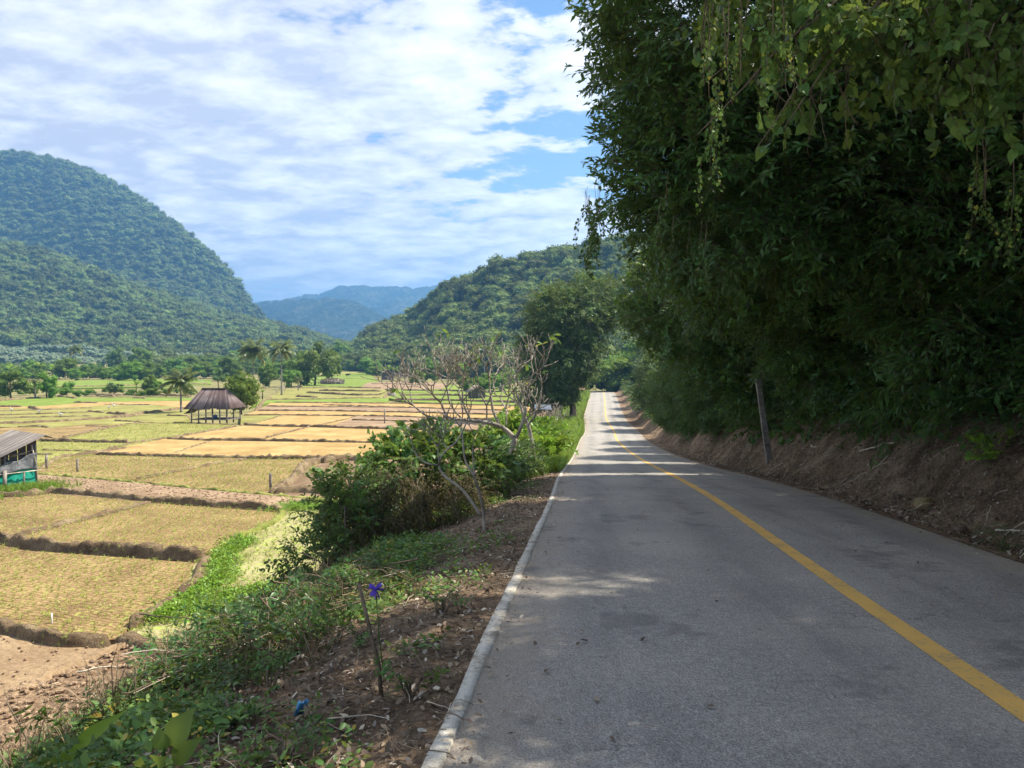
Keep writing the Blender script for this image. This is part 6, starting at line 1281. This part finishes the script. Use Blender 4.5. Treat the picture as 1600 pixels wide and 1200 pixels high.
def orchard():
    rows = []
    for j, v in enumerate(np.linspace(.10, .44, 9)):
        r = int(v * (GF.shape[1] - 1))
        for i in range(GF.shape[0] - 1):
            p = GF[i, r]; 
            for f in (.0, .5):
                q = GF[i, r] * (1 - f) + GF[i + 1, r] * f; u = 800 + q[0] / q[1] * F
                if -20 < u < 330 - 12 * j * 0: rows.append(q + np.array([R7.normal(0, 1.0), R7.normal(0, 2), 0]))
    rows = [q for q in rows if R7.random() < .9][:290]
    for q in rows:
        o = link(single('orchard_tree', CR['orchard'][int(R7.integers(0, 4))])); h = 4.8 + 1.8 * R7.random(); o.location = q - np.array([0, 0, .4]); o.scale = (h * .85, h * .85, h); o.rotation_euler = (0, 0, float(R7.random() * 6.28)); tag(o, 'rounded silvery green tree in the orchard rows', 'tree', 'orchard trees below the spur')
orchard()
# posts, stands, heaps, birds, a cow
for (x, y, h, lab) in [(73, 733, 1.0, 'short grey fence post right of the netted shed'), (121, 738, .9, 'thin fence post farther right of the shed'), (423, 765, .95, 'grey post at the corner of the raised earth plot'), (497, 763, .7, 'stub post on the raised earth plot'), (82, 975, .3, 'small white marker stick in the big stubble paddy'), (547, 762, .8, 'post half hidden by the leafy bush'), (601, 662, 1.7, 'dark gate post at the brown far paddy')]:
    p = fieldP(x, y); w = 'white' in lab; o = MB().tube([(0, 0, -.3), (.01, .01, h * .5), (.04, 0, h)], .02 if w else .085, 7).build('fence_post', M['white'] if w else M['timber']); o.location = p; o.rotation_euler = (0, R7.normal(0, .06), R7.random() * 3); tag(o, lab, 'post')
def stand():
    p = fieldP(438, 613); k = p[1] / F; r = empty('bamboo_stand', p); W, H = 11 * k, 9 * k
    for x in (-W/2, W/2):
        for y in (-W/3, W/3): MB().tube([(x, y, -.2), (x, y, H)], .06, 5).build('leg', M['stick_pale'], r)
    for j in range(5): MB().box((0, -W/3 + j * W/6, H), (W * 1.1, W/8, .06)).build('slat', M['stick_pale'], r, True)
    tag(r, 'small slatted stand on legs below the slim palm', 'stand')
stand()
def stack():
    p = fieldP(519, 600); k = p[1] / F; r = empty('stalk_stack', p); mb = MB()
    for j in range(170): x = R7.uniform(-18, 18) * k; h = (8 + 3 * R7.random()) * k * (1 - .3 * abs(x / (18 * k))); y = R7.normal(0, .8); mb.tube([(x, y, -.1), (x + R7.normal(0, .3), y + R7.normal(0, .3), h)], [.09, .05], 4, R7.random(), int(R7.random() < .3), False)
    mb.build('stalks', [M['thatch'], M['leaf_dry']], r)['kind'] = 'stuff'; m = MB(); v, f = ICO2; m.add(v * np.array([17 * k, 1.1, 6 * k]) * (1 + .2 * vnoise(v * 4, 3))[:, None] + (0, 0, 2 * k), f); m.build('core', M['thatch'], r); tag(r, 'long brown stack of dry stalks below the bamboo', 'stack')
stack()
def heap(px, py, w, h, lab):
    p = fieldP(px, py); k = p[1] / F; v, f = ICO2; o = MB().add(v * np.array([w * k / 2, w * k / 2, h * k]) * (1 + .3 * fbm(v * 3 + px, 3, 4))[:, None], f).build('straw_heap', M['thatch']); o.location = p; tag(o, lab, 'heap')
heap(612, 618, 14, 6, 'conical straw heap in the green paddies by the path'); 
def egret(px, py, lab):
    p = fieldP(px, py); r = empty('egret', p, R7.random() * 6); v, f = ICO1; mb = MB().add(v * np.array([.24, .11, .12]) + (0, 0, .42), f); mb.tube([(.18, 0, .46), (.27, 0, .60), (.24, 0, .74), (.30, 0, .80), (.40, 0, .78)], [.06, .035, .03, .035, .008], 6); mb.tube([(-.18, 0, .44), (-.36, 0, .36)], [.08, .02], 6); mb.build('body', M['white'], r)
    for y in (-.04, .04): MB().tube([(0, y, .34), (0, y, -.02)], .012, 4).build('leg', M['hide'], r)
    tag(r, lab, 'bird')
for x, y, l in ((62, 647, 'white egret standing in the second green strip'), (95, 652, 'white egret lower in the green strips'), (170, 641, 'white egret near the dark bund gap'), (178, 637, 'white egret farthest back by the bund gap'), (18, 644, 'white egret at the left end of the strips')): egret(x, y, l)
def cow():
    p = fieldP(543, 589); r = empty('cow', p, .2); mb = MB(); v, f = ICO2; w = v * np.array([.85, .34, .42]); w[:, 2] += .05 * np.cos(v[:, 0] * 3); mb.add(w + (0, 0, 1.0), f); mb.tube([(.7, 0, 1.1), (1.0, 0, 1.25), (1.2, 0, 1.2)], [.24, .17, .16], 8); mb.tube([(1.15, 0, 1.25), (1.45, 0, 1.0)], [.15, .09], 8)
    for x in (-.55, .55):
        for y in (-.2, .2): mb.tube([(x, y, .9), (x + (.05 if x < 0 else -.02), y, .45), (x, y, -.02)], [.15, .075, .06], 6)
    mb.tube([(-.82, 0, 1.2), (-.92, 0, .9), (-.9, 0, .5)], [.04, .025, .03], 5)
    for y in (-.1, .1): mb.tube([(1.15, y, 1.38), (1.12, y * 2.2, 1.48)], [.04, .01], 5)
    mb.build('body', M['hide'], r); tag(r, 'dark cow grazing on the far green paddy', 'cow')
cow()
for o in bpy.data.objects:
    if o.parent and o.modifiers and o.modifiers[0].type == 'NODES': o['kind'] = 'stuff'
